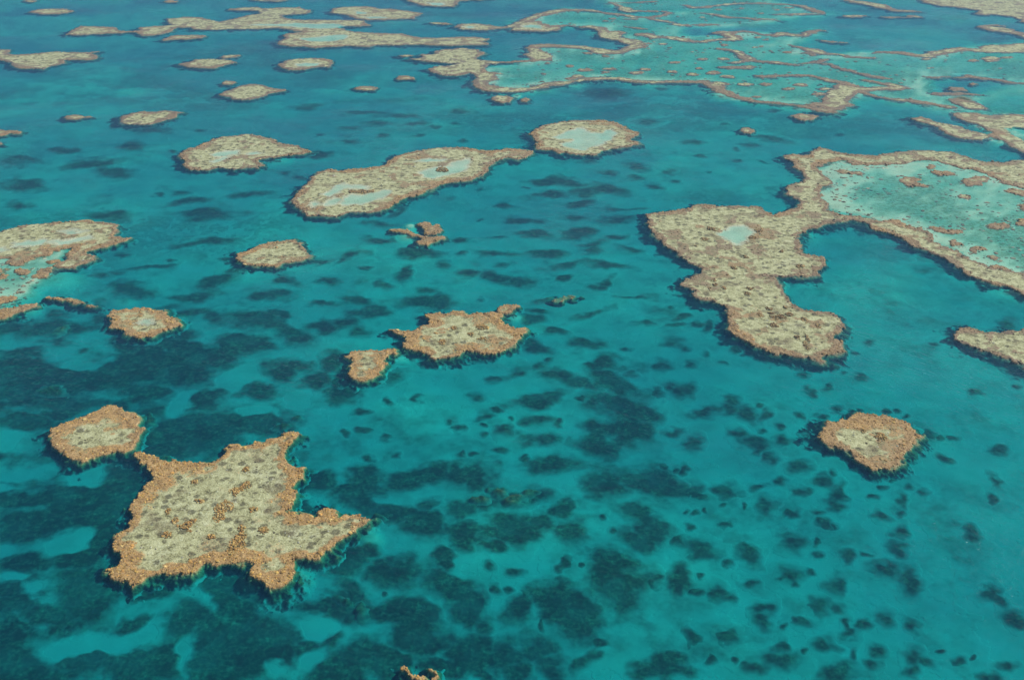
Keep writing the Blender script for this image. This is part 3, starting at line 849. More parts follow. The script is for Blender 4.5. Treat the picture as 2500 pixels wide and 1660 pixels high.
MID = [
    ("flat pale reef with notched upper edge and small sand middle", "A 815,815 830,800 880,780 960,765 1060,768 1130,757 1200,765 1260,770 1210,778 1205,805 1150,820 1080,838 1000,855 900,855 830,845", "", "flat notched reef"),
    ("diamond-shaped pale reef with a small islet behind it", "A 1500,650 1560,620 1640,590 1720,578 1800,582 1830,600 1900,610 1945,615 1930,628 1850,640 1800,665 1700,683 1620,685 1540,665", "", "diamond-shaped reef"),
    ("far oval reef with a bright turquoise slit in its middle", "A 1895,440 1960,415 2080,400 2200,400 2270,415 2265,445 2240,462 2150,462 2080,478 1970,478 1910,460", "A 2010,440 2080,432 2180,432 2170,450 2060,458", "far oval reef"),
    ("far lens-shaped brown reef with a small flake above one end", "A 1210,440 1290,430 1320,410 1450,405 1560,412 1605,430 1520,448 1470,468 1380,470 1290,465 1260,448", "", "lens-shaped reef"),
    ("wide ragged brown reef at the picture edge far out in blue water", "A -60,335 0,340 80,345 60,365 80,375 200,372 300,362 370,355 560,362 690,352 600,365 660,380 670,400 620,410 450,415 440,435 340,455 290,472 200,470 110,465 80,450 70,430 -60,405", "", "ragged edge reef"),
    ("chain of far brown reef flats ending in a long pointed lobe",
     "A 450,240 480,218 550,180 640,185 780,190 800,205 830,213 880,215 940,212 960,190 1050,182 1150,178 1180,172 1140,148 1150,130 1250,122 1350,120 1420,135 1500,150 1560,140 1700,105 1780,95 1760,78 1560,70 1570,62 "
     "1740,50 1800,62 1900,55 2050,52 2120,72 2100,95 2000,100 1920,110 1950,130 2100,140 2200,140 B 0,140 150,142 205,175 130,185 0,180 A 2300,190 2352,200 B 100,222 200,225 300,230 420,235 480,245 550,262 650,262 760,258 900,252 960,258 "
     "1020,268 1000,278 960,285 1020,300 1010,308 860,312 740,318 560,305 400,312 250,312 190,325 100,318 0,318 A 2150,328 2000,318 1900,305 1890,290 1950,262 1930,245 1950,235 2070,220 2000,210 1900,195 1800,200 1600,203 "
     "1400,205 1330,205 1290,190 1200,190 1150,225 1080,240 980,248 930,225 860,222 830,230 700,235 560,242",
     "A 1700,175 1800,165 1900,170 2000,160 2100,165 2280,165 2352,175 B 20,190 A 2200,200 2050,190 1900,180|A 2050,265 2200,250 2352,240 B 60,250 0,280 A 2250,285 2100,285", "chain of reef flats"),
    ("far reef with two pale pools under the hazy top edge", "A 2260,78 2290,60 2352,48 B 200,48 270,62 380,68 480,80 570,92 530,110 500,130 430,130 300,138 180,140 100,125 30,100 A 2270,95", "B 90,78 180,85 190,98 120,98|B 160,118 320,118 330,128 200,130", "two-pooled far reef"),
    ("far reef cut by the top edge with a pale rear lagoon", "B 440,-10 480,15 560,40 650,48 780,48 800,30 810,10 1040,-2 1040,-25 440,-25", "B 600,22 720,22 720,40 630,38", "top-edge reef"),
    ("thin far reef flat alone in the blue near the top corner", "S 70,30 100,23 130,22 165,23 182,28 165,33 140,36 105,36 88,33", "", None),
    ("narrow far reef streak below the chain of reef flats", "S 393,98 410,92 415,88 450,87 480,87 500,88 490,94 460,97 425,98 400,100", "", None),
]
for lb, q, pl, mk in MID:
    reef(lb, q, pools=pl, rim=4.0, warm=0.12, wall=7, wobble=0.75, mark=mk)
SMALL = [
    ("tiny brown flake of reef above the lens-shaped reef", "A 1505,392 1540,382 1590,377 1640,380 1600,395 1540,402"),
    ("small brown islet of coral behind the diamond-shaped reef", "A 1508,570 1530,558 1580,556 1612,565 1590,577 1530,579"),
    ("small drop-shaped islet with a trailing point beside the flat notched reef", "A 445,805 470,790 530,787 580,795 650,799 570,806 540,816 470,818"),
    ("brown reef tongue entering from the picture edge in blue water", "A -60,890 0,885 60,890 150,900 140,915 60,915 0,937 -60,940"),
    ("speck of coral at the picture edge under the brown reef tongue", "A -20,978 0,973 18,980 10,990 -20,992"),
    ("hairline reef sliver touching the top edge over the far thin flat", "S 58,3 70,1 88,2 90,5 70,7"),
    ("pale reef sliver along the top edge over the chain of reef flats", "S 400,3 415,1 437,3 430,7 408,7"),
    ("long pale streak of reef along the top edge", "S 610,-3 640,1 700,2 712,-1 680,5 640,4 615,2"),
    ("small flat coral islet, pale and oval, off the big lagoon's far corner", "B 388,538 400,525 470,525 512,535 500,546 420,548"),
    ("longer thin coral islet in line with the pale oval one", "B 100,605 130,595 210,593 252,603 230,618 150,620"),
    ("thin brown sliver beside the forked reef flats", "B 400,382 430,375 500,380 490,388 430,390"),
    ("thin brown sliver in front of the fish-shaped reef", "B 608,160 640,154 710,158 770,166 720,171 650,166"),
    ("brown oval patch reef beyond the barrier reef's corner", "C 765,790 820,778 900,785 940,800 900,820 830,825 790,808"),
    ("pair-like islet of brown coral with a gap of bright water", "B 1030,685 1070,655 1150,658 1180,680 1165,700 1100,705|B 1235,680 1260,668 1290,680 1280,698 1240,698"),
    ("small mound of pale coral rising from a dark sunken shelf", "C 408,890 430,876 475,876 508,898 480,915 430,910"),
]
for i, (lb, q) in enumerate(SMALL):
    reef(lb, q, rim=3.2, warm=0.25, wall=4.5, wobble=0.6, parts=False, name="patch_reef", cat="patch reef", group="small patch reefs", seed=500 + i)

# ---- the wide shallow lagoon and its ridges
BIG = "reef ridges of the wide shallow lagoon"
r = reef("great forked reef whose thin rim runs along the wide shallow lagoon",
     "B 600,470 700,455 830,435 740,435 560,420 480,408 560,395 540,378 660,370 650,352 700,340 850,330 940,340 990,370 930,400 960,415 1000,440 990,470 1000,490 1080,500 1050,520 1090,545 1020,560 1020,580 1100,600 1230,605 1310,600 "
     "1310,622 1230,630 1100,632 990,627 930,600 905,552 930,540 920,515 880,503 800,522 700,518 640,500|C 870,720 940,735 1000,740 1090,770 1060,778 940,765|C 980,690 1000,640 1060,600 1090,570 1180,590 1280,600 1400,590 1480,590 1550,605 "
     "1480,620 1400,615 1300,625 1240,635 1160,670 1160,700 1200,720 1130,735 1080,755 1000,740 860,718 900,700 980,705|K 440,1140 500,1110 620,1140 680,1160 620,1170 640,1240 560,1250 480,1230",
     strokes="B 1230,618,20 1330,606,22 1420,580,28 1540,570,30 1600,555,28 1700,545,30 1800,536,30 1900,538,28 2000,555,26 2120,563,24 2250,562,24 C 28,562,22 160,562,24 240,588,30 280,622,34 380,660,26 500,692,22 620,704,22 750,715,26 880,738,30 980,758,30 "
             "1060,770,20|C 522,520,14 580,528,22 660,520,24 740,515,18 880,520,18 980,540,26 1080,562,28 1180,588,30|L 170,1100,30 300,1120,40 420,1145,40 480,1150,70 600,1180,60 760,1215,20"
             "|C 1240,632,14 1330,658,26 1450,680,26 1600,694,34 1720,712,34 1850,738,18|B 960,425,24 1050,430,20 1150,428,16 1300,418,18 1370,408,26 1440,416,14|B 1380,400,50 1350,370,50 1330,340,26 1280,330,14"
             "|J 300,640,60 400,630,60 560,635,56 760,640,50 950,650,50 1100,675,50 1250,710,90 1400,720,70 1520,700,60 1640,660,80 1720,620,60 1640,580,80 1520,545,50 1400,530,60 1330,500,90 1280,470,60 1240,420,50 1180,390,40 1050,370,36 960,375,20"
             "|J 1350,480,70 1440,445,40|J 1720,600,40 1900,600,14",
     rim=3.4, warm=0.08, wall=8, wobble=0.8, mark="great forked reef", group=BIG, heads=0)
r = reef("fish-shaped far reef with a thin curved upper rim and a mottled belly",
     "B 775,185 840,165 950,165 1050,178 1130,190 1060,205 950,210 830,205|J 0,350 230,290 360,290 420,330 520,340 560,380 600,420 440,435 200,430 0,420",
     strokes="B 1120,191,10 1180,185,18 1240,170,20|J 0,370,50 120,320,50 240,265,40 360,220,40 500,180,40 720,140,34 900,140,30 1080,150,30 1200,170,30 1350,190,40 1500,210,44 1700,240,44 1880,240,34 2040,215,34 2160,185,34 2060,160,20"
             "|J 500,410,60 620,360,40 740,350,26 860,360,14|J 1350,40,16 1480,90,30 1560,130,50 1600,165,40 1780,155,26 1960,160,24|J 1340,45,16 1600,40,14 1850,30,24 1950,25,14|J 1560,265,18 1700,262,30|J 1900,260,24 2050,290,26 2180,310,14",
     pools="B 830,182 900,180 940,190 870,196|J 130,360 250,340 400,350 380,390 200,385", rim=4, warm=0.03, wall=8, wobble=0.8, mark="fish-shaped reef", group=BIG, heads=0)
RIDGE = [
    ("looped far ridge curling round a small pale lagoon", "K 70,75,16 200,110,24 330,105,24 500,80,24 700,60,24 900,48,24 1120,50,24 1300,58,24 1500,68,26 1680,90,30 1800,140,40 1900,165,40 1990,195,14|K 1960,198,10 1800,195,20 1600,198,22 1400,200,20 1290,202,14"),
    ("slanting thin far ridge below the looped ridge", "K 270,182,12 400,195,24 550,220,30 680,245,24 850,245,18 960,258,24 1060,275,30|K 1100,262,30 1250,270,34 1380,290,10"),
    ("short thick far ridge between two slivers of deep water", "K 200,345,20 280,345,40 400,338,20 500,345,8"),
    ("stubby ridge reaching in from the fish-shaped reef's side", "J 2250,340,30 2352,350,44 K 60,345,26 120,355,8"),
    ("slim ridge slanting into the deep pocket under the fish-shaped reef", "J 1530,365,10 1620,378,24 1740,395,26 1850,405,10"),
    ("hooked brown ridge doubling back over a bright lagoon patch",
     "J 1740,475,40 1850,480,50 1950,520,30 1960,505,26 2120,515,26 2250,530,50 2352,545,60 K 100,565,40 220,580,40 300,575,60 420,555,40 560,545,36 660,545,60 760,540,60 720,500,60 650,475,50 720,445,30 860,430,24 980,445,26 1130,475,24 1280,490,30 1430,465,60 1560,485,50 1700,495,40 1780,440,44 1850,420,26 2000,428,10|K 510,455,26 600,445,44 700,445,36"),
    ("forked Y-shaped ridge in the bright shallows", "K 555,670,26 640,680,34 740,700,36 820,740,50 900,790,80 960,820,60 1080,845,34 1260,855,40 1420,870,36 1560,890,24 1660,895,10|K 920,830,50 820,850,30 710,862,22"),
    ("short arrow-like ridge under the Y-shaped ridge", "K 540,922,24 680,930,40 820,925,60 900,930,60 980,910,44 1070,915,14"),
    ("thin ridge with a raised hook past the Y-shaped ridge's long arm", "K 1660,875,8 1780,870,24 1880,850,40 1940,825,26 2040,822,16|K 1880,860,40 1980,880,16"),
    ("fanned ridge with a feathery head facing open blue water", "K 1480,618,16 1580,640,30 1720,670,40 1800,690,70 1880,720,70 1960,745,30 2120,745,30 2280,770,40 2352,780,44 L 120,790,50 290,795,26|K 1620,720,10 1740,725,40 1830,760,30"),
    ("broad pinkish ridge closing the lagoon against the far deep channel",
     "L 270,725,24 420,715,40 600,720,50 760,740,50 900,760,44 1050,765,70 1200,730,100 1350,695,70 1550,675,60 1700,690,60 1850,700,80 2000,680,140 2150,670,160 2300,660,150 2500,640,160"),
    ("slanting thread-like ridge crossing the turquoise shallows", "K 2040,885,20 2140,930,30 2260,960,34 2352,975,36 L 60,1000,30 200,1030,36 330,1065,36 400,1070,40 490,1080,10"),
    ("little saddle-shaped ridge alone in pale shallows", "L 970,1048,16 1060,1060,36 1150,1070,36 1220,1050,30 1335,1050,16"),
    ("long straight ridge running to the picture edge over blue-green water", "L 1400,1060,6 1520,1060,14 1600,1040,50 1700,1060,50 1850,1080,40 2000,1100,40 2150,1130,36 2352,1145,30 2600,1170,30"),
    ("spindle-shaped ridge with a brown hump on its back", "L 1090,1290,20 1200,1285,56 1350,1285,50 1480,1280,44 1650,1295,40 1850,1310,20|L 1380,1240,30 1440,1215,70 1530,1240,30"),
    ("dark brown leaf-shaped reef behind the end of the forked reef", "L 1360,1355,30 1460,1380,90 1580,1420,110 1680,1460,90 1790,1485,30"),
    ("far reef flat with lens of pale sand under the sandbank", "L -40,10,40 60,30,50 200,50,60 340,80,60 460,120,40 580,150,50 780,155,40 940,165,10"),
    ("small far streak of reef below the sand-lens flat", "L -120,225,10 -20,228,40 80,222,36 200,218,8"),
    ("thin paired far streaks of reef in the far deep channel", "L 410,235,8 520,240,30 640,238,16 760,240,10 840,230,44 940,240,12"),
    ("triangular far reef at the picture edge across the far channel", "L 1820,360,20 1920,390,80 2060,420,110 2200,450,90 2352,500,70 2500,540,80|L 1820,350,20 2000,350,30 2080,365,10"),
    ("faint sunken ridge in the misty far channel", "K 1850,545,8 1960,560,20 2100,575,26 2280,590,10"),
]
for i, (lb, q) in enumerate(RIDGE):
    reef(lb, "", strokes=q, rim=4, warm=0.03, wall=6, wobble=0.7, group=BIG, heads=0, seed=700 + i, level=-0.15 if "sunken" in lb else 0, parts=i not in (2, 3, 4, 12, 17, 18, 20))
reef("huge pale sandy reef flat filling the far top corner", "L 820,-60 1000,40 1200,85 1400,100 1600,125 1740,145 1700,195 1780,210 1900,205 2040,215 2200,235 2300,270 2352,310 2600,380 2600,-60", rim=5, warm=0.12, wall=6, wobble=0.8, group=BIG, heads=0, sandy=0.3,
     mark="far sandy reef flat")
reef("long double-edged reef slanting in from the picture edge", "C 1870,780 1900,765 2000,775 2100,790 2200,790 2280,780 2352,790 2700,830 2700,1230 2352,1050 2280,1010 2200,960 2120,935 2110,920 2160,910 2050,860 1950,830 1890,800",
     holes="C 2210,880 2300,870 2352,880 2700,960 2700,1080 2352,965 2260,925", rim=3.2, warm=0.25, wall=6, wobble=0.8, mark="double-edged reef", heads=0.6)
reef("narrow blade-shaped reef before the double-edged reef", "C 1585,810 1640,800 1700,815 1750,840 1850,850 1900,865 2000,900 2110,930 2100,955 2000,960 1900,940 1800,905 1740,865 1680,840 1620,830", rim=3.2, warm=0.25, wall=7, wobble=0.8, mark="blade-shaped reef", heads=0.6)

SHALLOW = ("J 735,900,20,10|J 790,907,105,34 J 990,960,205,40 J 1330,945,190,28 J 1280,990,90,24 J 1715,1000,190,44 J 1825,952,180,32 J 2185,985,140,28 J 2235,858,160,30 J 430,1015,80,20 J 480,866,80,18 J 1280,772,90,26 J 1030,732,120,22 J 800,1080,140,26 J 890,1050,170,40 "
           "J 1370,258,90,20 J 1275,290,80,22 J 1820,640,80,16 J 2070,606,130,26").split("|")[1]
SHALLOW += (" K 300,812,150,34 K 600,810,150,34 K 255,937,110,24 K 175,1020,190,40 K 450,998,190,52 K 655,1050,210,36 K 890,1157,220,40 K 1175,1155,170,36 K 1490,1217,180,34 K 1645,1162,215,40 K 1990,1220,190,30 K 1900,1290,180,36 K 1060,1328,100,20 K 600,620,90,28 K 1030,650,90,18 "
            "K 1470,718,140,30 K 1070,515,90,22 K 1185,545,80,18 L 1660,830,150,30 L 1900,800,270,40 L 1910,830,190,40 L 1660,1155,130,26 K 1040,1328,100,20 K 1110,187,90,18 K 840,118,70,18 K 1490,108,130,20 K 1320,140,80,14 K 520,135,90,18 K 300,240,90,18 L 1000,810,150,24 L 2120,790,180,24 K 1120,640,60,14")
_n = 0
for cu, cv, w, h in T(SHALLOW):
    p = " ".join("%.1f,%.1f" % (cu + w / 2 * math.cos(a) * (1 + 0.12 * math.sin(3 * a + cu)), cv + h / 2 * math.sin(a) * (1 + 0.15 * math.sin(2 * a + cv))) for a in np.linspace(0, 6.2832, 10, endpoint=False))
    o = reef("x", "S " + p, rim=2.5, warm=0.08, wall=2.0, wobble=0.35, parts=False, name="lagoon_bommie", cat="coral bommie", group="coral bommies in the wide shallow lagoon", heads=0, seed=900 + _n)
    AUTO.append((o, cu, cv, w, h, "%s brown lagoon mound", 0))
    _n += 1

# ------------------------------------------------------------------ coral under water
def ell(t, s):
    """'cx,cy,w,h[,turn]' in tile t -> photograph pixels, turn clockwise in degrees"""
    x0, y0, k = TILE[t]
    out = []
    for w in s.split():
        a = [float(q) for q in w.split(',')]
        out.append((x0 + a[0] / k, y0 + a[1] / k, a[2] / k, a[3] / k, math.radians(a[4]) if len(a) > 4 else 0.0))
    return out


def ell_field(u, v, E):
    """1 at a centre, 0 on the rim, negative outside; the largest over all ellipses"""
    best = np.full(u.shape, -9.0, F32)
    for cu, cv, w, h, a in E:
        m = (np.abs(u - cu) < 0.9 * max(w, h)) & (np.abs(v - cv) < 0.9 * max(w, h))
        if not m.any():
            continue
        du, dv = u[m] - cu, v[m] - cv
        c, s = math.cos(a), math.sin(a)
        q = np.hypot((du * c + dv * s) / (w * 0.5), (-du * s + dv * c) / (h * 0.5))
        best[m] = np.maximum(best[m], 1 - q)
    return best


def knobs(x, y, seed):
    """crowded rounded coral heads, 0..1"""
    return np.clip(1.1 - 2.2 * np.abs(fbm(x, y, 2.4, 3, seed)), 0, 1)


def sunk(E, label=None, group="dark coral bommies on the sandy sea floor", name="submerged_bommie", top=None, seed=0):
    """one bommie under water from one or more overlapping ellipses"""
    zc = -1.9
    pts = []
    for cu, cv, w, h, a in E:
        for t in np.linspace(0, 6.283, 12):
            pu, pv = w * 1.0 * math.cos(t), h * 1.0 * math.sin(t)
            pts.append(ground(cu + pu * math.cos(a) - pv * math.sin(a), cv + pu * math.sin(a) + pv * math.cos(a), zc))
    P = np.array(pts)
    (x0, y0), (x1, y1) = P.min(0), P.max(0)
    d = reach(*P.mean(0))
    st = min(max(d / 1024 * 1.6, max(x1 - x0, y1 - y0) / 70), (y1 - y0) / 18)
    nx, ny = int((x1 - x0) / st) + 3, int((y1 - y0) / st) + 3
    X, Y = np.meshgrid(np.linspace(x0, x1, nx, dtype=F32), np.linspace(y0, y1, ny, dtype=F32))
    x, y = X.ravel(), Y.ravel()
    k = 0.5 * min(1.5, 0.25 * (y1 - y0) / 2 + 0.3)
    u, v = project(x + k * 2 * fbm(x, y, 4, 3, 11), y + k * 2 * fbm(x, y, 4, 3, 12), zc)
    f = ell_field(u, v, E) + 0.22 * fbm(x, y, 3.5, 5, 13, 0.62)
    cover = np.clip((f + 0.75) / 1.4, 0, 1) * (0.82 + 0.18 * np.clip(1.2 * fbm(x, y, 1.6, 2, 15) + 0.7, 0, 1)) * min(1.0, 0.84 + 0.008 * max(e[2] for e in E)) * (0.88 if E[0][1] < 950 and E[0][2] < 100 else 1.0)
    fz = floor_z(x, y)
    hgt = 0.3 if top is None else max(0.57 * top - float(np.median(fz)), 0.4)
    z = fz + 0.03 + hgt * sstep(-0.1, 0.8, f) * (0.65 + 0.35 * knobs(x, y, seed)) - 0.25 * (cover < 0.02)
    Fc = grid_faces(nx, ny)
    keep = cover[Fc].max(1) > 0.02
    if keep.sum() < 2:
        return None
    cols = np.stack([cover, cover * 0, cover * 0, cover * 0], -1)
    V = np.stack([x, y, z], -1)
    vv, ff, cc = cut(V, Fc, cols, keep)
    base = np.array([P[:, 0].mean(), P[:, 1].mean(), float(np.median(fz))], F32)
    o = link(name, mesh_from(name, vv - base, ff, M_BOM, cc))
    o.location = base
    tag(o, label, "coral bommie", group)
    return o


SINGLE = [
    ('I', "85,285,170,130 325,290,190,130 600,370,180,130 545,238,110,60 660,210,100,70 820,275,110,80 635,60,110,80 830,110,160,100 770,430,90,80 950,420,100,40 985,510,140,80,15 1050,520,60,50 1325,320,80,45 1380,255,70,34 1660,295,100,80,20 "
          "1570,250,80,50 1505,340,80,110 1505,430,54,54 1370,440,100,85,30 1500,545,110,110 2160,340,90,70,15 2160,205,120,54,30 1800,55,80,54,20 2000,550,180,90,30 300,495,105,88 75,520,70,50 790,610,210,135 940,620,50,80 "
          "945,705,64,48 1175,720,120,80,15 1275,710,64,38 450,710,190,120,35 340,770,84,44 1070,920,140,130,20 490,915,130,80,35 845,1180,115,74 715,1190,54,44 1250,1180,100,80 1390,1140,145,135 2320,1140,190,110,30 320,1280,165,120 "
          "1000,1330,125,105 1360,1370,115,74,20 1320,1450,120,74 370,1430,84,64 210,1430,80,74,30 1900,1430,105,80 2000,1400,54,44 2250,1470,120,70 100,420,64,54 30,410,54,54 180,410,54,44 300,375,54,40 420,380,54,60 30,130,54,90 "
          "1600,1200,95,80 860,1370,64,54 1770,1360,70,34 2130,1545,180,70 70,1280,150,180 145,860,50,40 1070,165,70,50,30 1460,200,50,30"),
    ('F', "80,945,105,62 180,890,84,54 305,945,54,34 845,1028,84,42 1110,1015,44,28 1225,1040,115,54,15 900,1145,90,62,30 1005,1110,74,42 1305,815,64,48 1740,827,74,28 1175,783,44,32 2005,1150,95,54,10 1070,1265,90,52 1240,1275,84,52 "
          "825,1305,74,62,35 965,1305,74,62 1415,1270,64,38 1490,1275,54,32 705,1380,64,48 560,1400,64,54 550,1240,64,44 1690,1440,125,92 1770,1465,64,38 1870,1460,95,44 2180,1545,115,64 2310,1120,54,32 980,58,95,24 90,1480,155,95 20,830,64,54 1190,880,80,24,10 1550,1310,50,30 700,940,60,30"),
    ('E', "945,1175,125,68 530,1205,64,54 345,1210,64,54 160,1285,105,48 165,1390,84,54 305,1445,92,54 50,1410,64,44 755,1340,74,48,10 810,1390,94,54 980,1310,104,64,-20 1130,1410,145,92 985,1370,54,34 1100,1540,125,64 975,1430,64,30 "
          "1070,1270,84,38 1660,1195,94,44 1365,975,125,64 1060,1060,104,52 2300,1120,135,84,20 2150,1140,125,64 2260,1410,115,64 1990,1020,115,54 2200,960,125,84 2075,665,155,48 2280,810,165,64 1950,850,84,38 2270,570,54,40 970,515,44,28 "
          "830,195,84,40 720,280,115,54,10 165,305,84,34 290,415,145,56,10 600,455,145,54 1100,285,90,40 370,1040,170,100,-30 1725,180,140,50 1420,930,60,50 1175,1330,40,30"),
    ('B', "1815,648,340,92 2030,1150,180,60,15 1700,1105,150,60 2190,625,80,24 1840,1190,130,36 2020,1225,100,40 2250,1190,90,40 955,1300,60,24 950,1510,44,20 535,935,90,26 70,975,140,36 850,970,60,30 295,935,80,34 660,880,80,24 785,855,90,30 2100,845,180,50 2285,1250,80,30"),
    ('C', "205,1190,36,18 150,1075,90,26 390,1035,50,30 90,985,150,34 620,960,260,40,8 490,1000,140,40 1085,930,70,30 300,860,70,20 640,770,90,24 390,1110,60,24 570,1120,120,14,12 950,290,60,14"),
    ('A', "1230,1325,140,40 1090,1340,60,30 2190,930,80,20 1950,1190,80,30 1560,600,80,20"),
    ('H', "305,970,40,34 570,1070,70,90 1040,800,80,60 1200,830,90,60 1080,960,90,80 1170,965,70,50 1285,965,60,60 1510,775,95,125 1790,450,70,44 1870,540,60,40 2140,880,145,115,15 2200,100,60,60 600,365,200,80,-12 195,55,84,74 380,20,84,50 840,30,70,50 930,30,60,40 1275,60,60,44 2290,130,80,60 1640,790,50,40 1390,1180,60,90"),
    ('D', "580,860,84,40 800,335,84,38 850,210,115,34 380,610,170,70 700,345,140,60 1160,250,70,20"),
    ('G', "480,1225,84,90 430,880,60,40"),
]
MULTI = [
    ('I', "985,210,140,100 1065,310,140,140,30 1115,285,80,120 1060,390,150,74", "hook-shaped dark coral mass bending below the solitary hexagonal reef"),
    ('I', "1440,815,220,115,18 1575,870,150,190,-10", "broad wing-shaped dark coral mass on open sand, biggest in its area"),
    ('I', "745,850,160,150 860,825,70,64 690,885,90,40 775,920,60,60", "dark coral mass with two stubby horns on open sand"),
    ('I', "600,1070,135,105 565,1155,135,120", "figure-of-eight dark coral mass on open sand"),
    ('I', "945,1080,130,120,30 1060,1090,110,84", "bow-shaped dark coral mass linked by a strip to another"),
    ('I', "1130,1170,70,100 1165,1240,140,110,30", "comma-shaped dark coral mass trailing from the bow-shaped one"),
    ('I', "280,965,160,140,30 350,1010,90,60 120,970,120,80", "shark-tooth dark coral mass with a faint tail"),
    ('I', "1600,1390,160,130,10 1700,1430,160,70,25 1600,1500,110,110", "dark coral mass with a long arm and a drooping foot"),
    ('I', "700,1440,280,150 690,1320,90,110,10 500,1490,200,90", "large whale-shaped dark coral mass at the lower picture edge"),
    ('I', "1080,1520,300,170 1180,1380,80,120", "large rounded dark coral mass cut by the lower picture edge"),
    ('I', "150,690,260,150,25 0,620,120,100,25", "long slanting dark coral mass left of three round ones"),
    ('I', "2130,960,180,100,-10 2180,1000,210,70,30", "crescent-shaped faint coral mass toward the picture edge"),
    ('I', "1490,665,130,100 1520,710,110,90,40", "heart-like dark coral mass above the wing-shaped one"),
    ('F', "160,1280,260,70,-10 330,1250,180,70,10 460,1290,200,90,30 350,1195,120,80 590,1300,80,90", "bat-shaped dark coral bank stretching in front of the long barrier reef"),
    ('F', "410,1430,130,80,20 500,1490,220,90,15 700,1475,150,90 540,1540,150,50", "straggling dark coral bank in front of the bat-shaped one"),
    ('F', "60,1120,120,110,20 0,1140,120,90", "blunt dark coral bank at the end of the mottled sea bed"),
]
FLOATING_BROWN = [  # near the surface, brown rather than blue
    ('D', "410,735,180,80,-20", -0.4, "brown sunken reef glowing through the water inside the coral arc"),
    ('D', "370,1140,260,110", -1.2, "dim brown sunken reef under the thin coral arc"),
    ('D', "1035,1335,130,110,-10", -1.0, "brown sunken fringe at the shoulder of the rounded olive reef"),
    ('D', "1930,1385,150,90,-20 2040,1330,90,60,-30", -0.9, "brown sunken spur off the kite-shaped reef's tip"),
    ('H', "150,1110,130,150 30,1040,150,120", -1.5, "pale brown coral stump close under the surface in dark water"),
    ('H', "1070,305,150,80 1290,315,140,80 1180,350,240,90 950,350,160,90", -0.6, "dark bank whose orange coral tips almost break the surface"),
    ('H', "270,470,150,60 160,560,80,90,20", -0.8, "brown sunken tail off the kite-shaped reef's pointed arm"),
    ('E', "1400,525,160,40,-10", -1.2, "dim greenish coral strip beside the low brown awash strip"),
    ('F', "2230,690,160,120,-35", -1.5, "dark sunken saddle behind the narrow reef point"),
    ('C', "1935,705,150,80,20", -0.5, "brown sunken hump beside the great forked reef's end"),
    ('A', "1195,1045,70,16", -1.0, "thin sunken sliver off the pear-shaped reef's blunt end"),
    ('I', "1560,30,60,90,20", -0.8, "pale sunken scree beside the solitary hexagonal reef"),
]
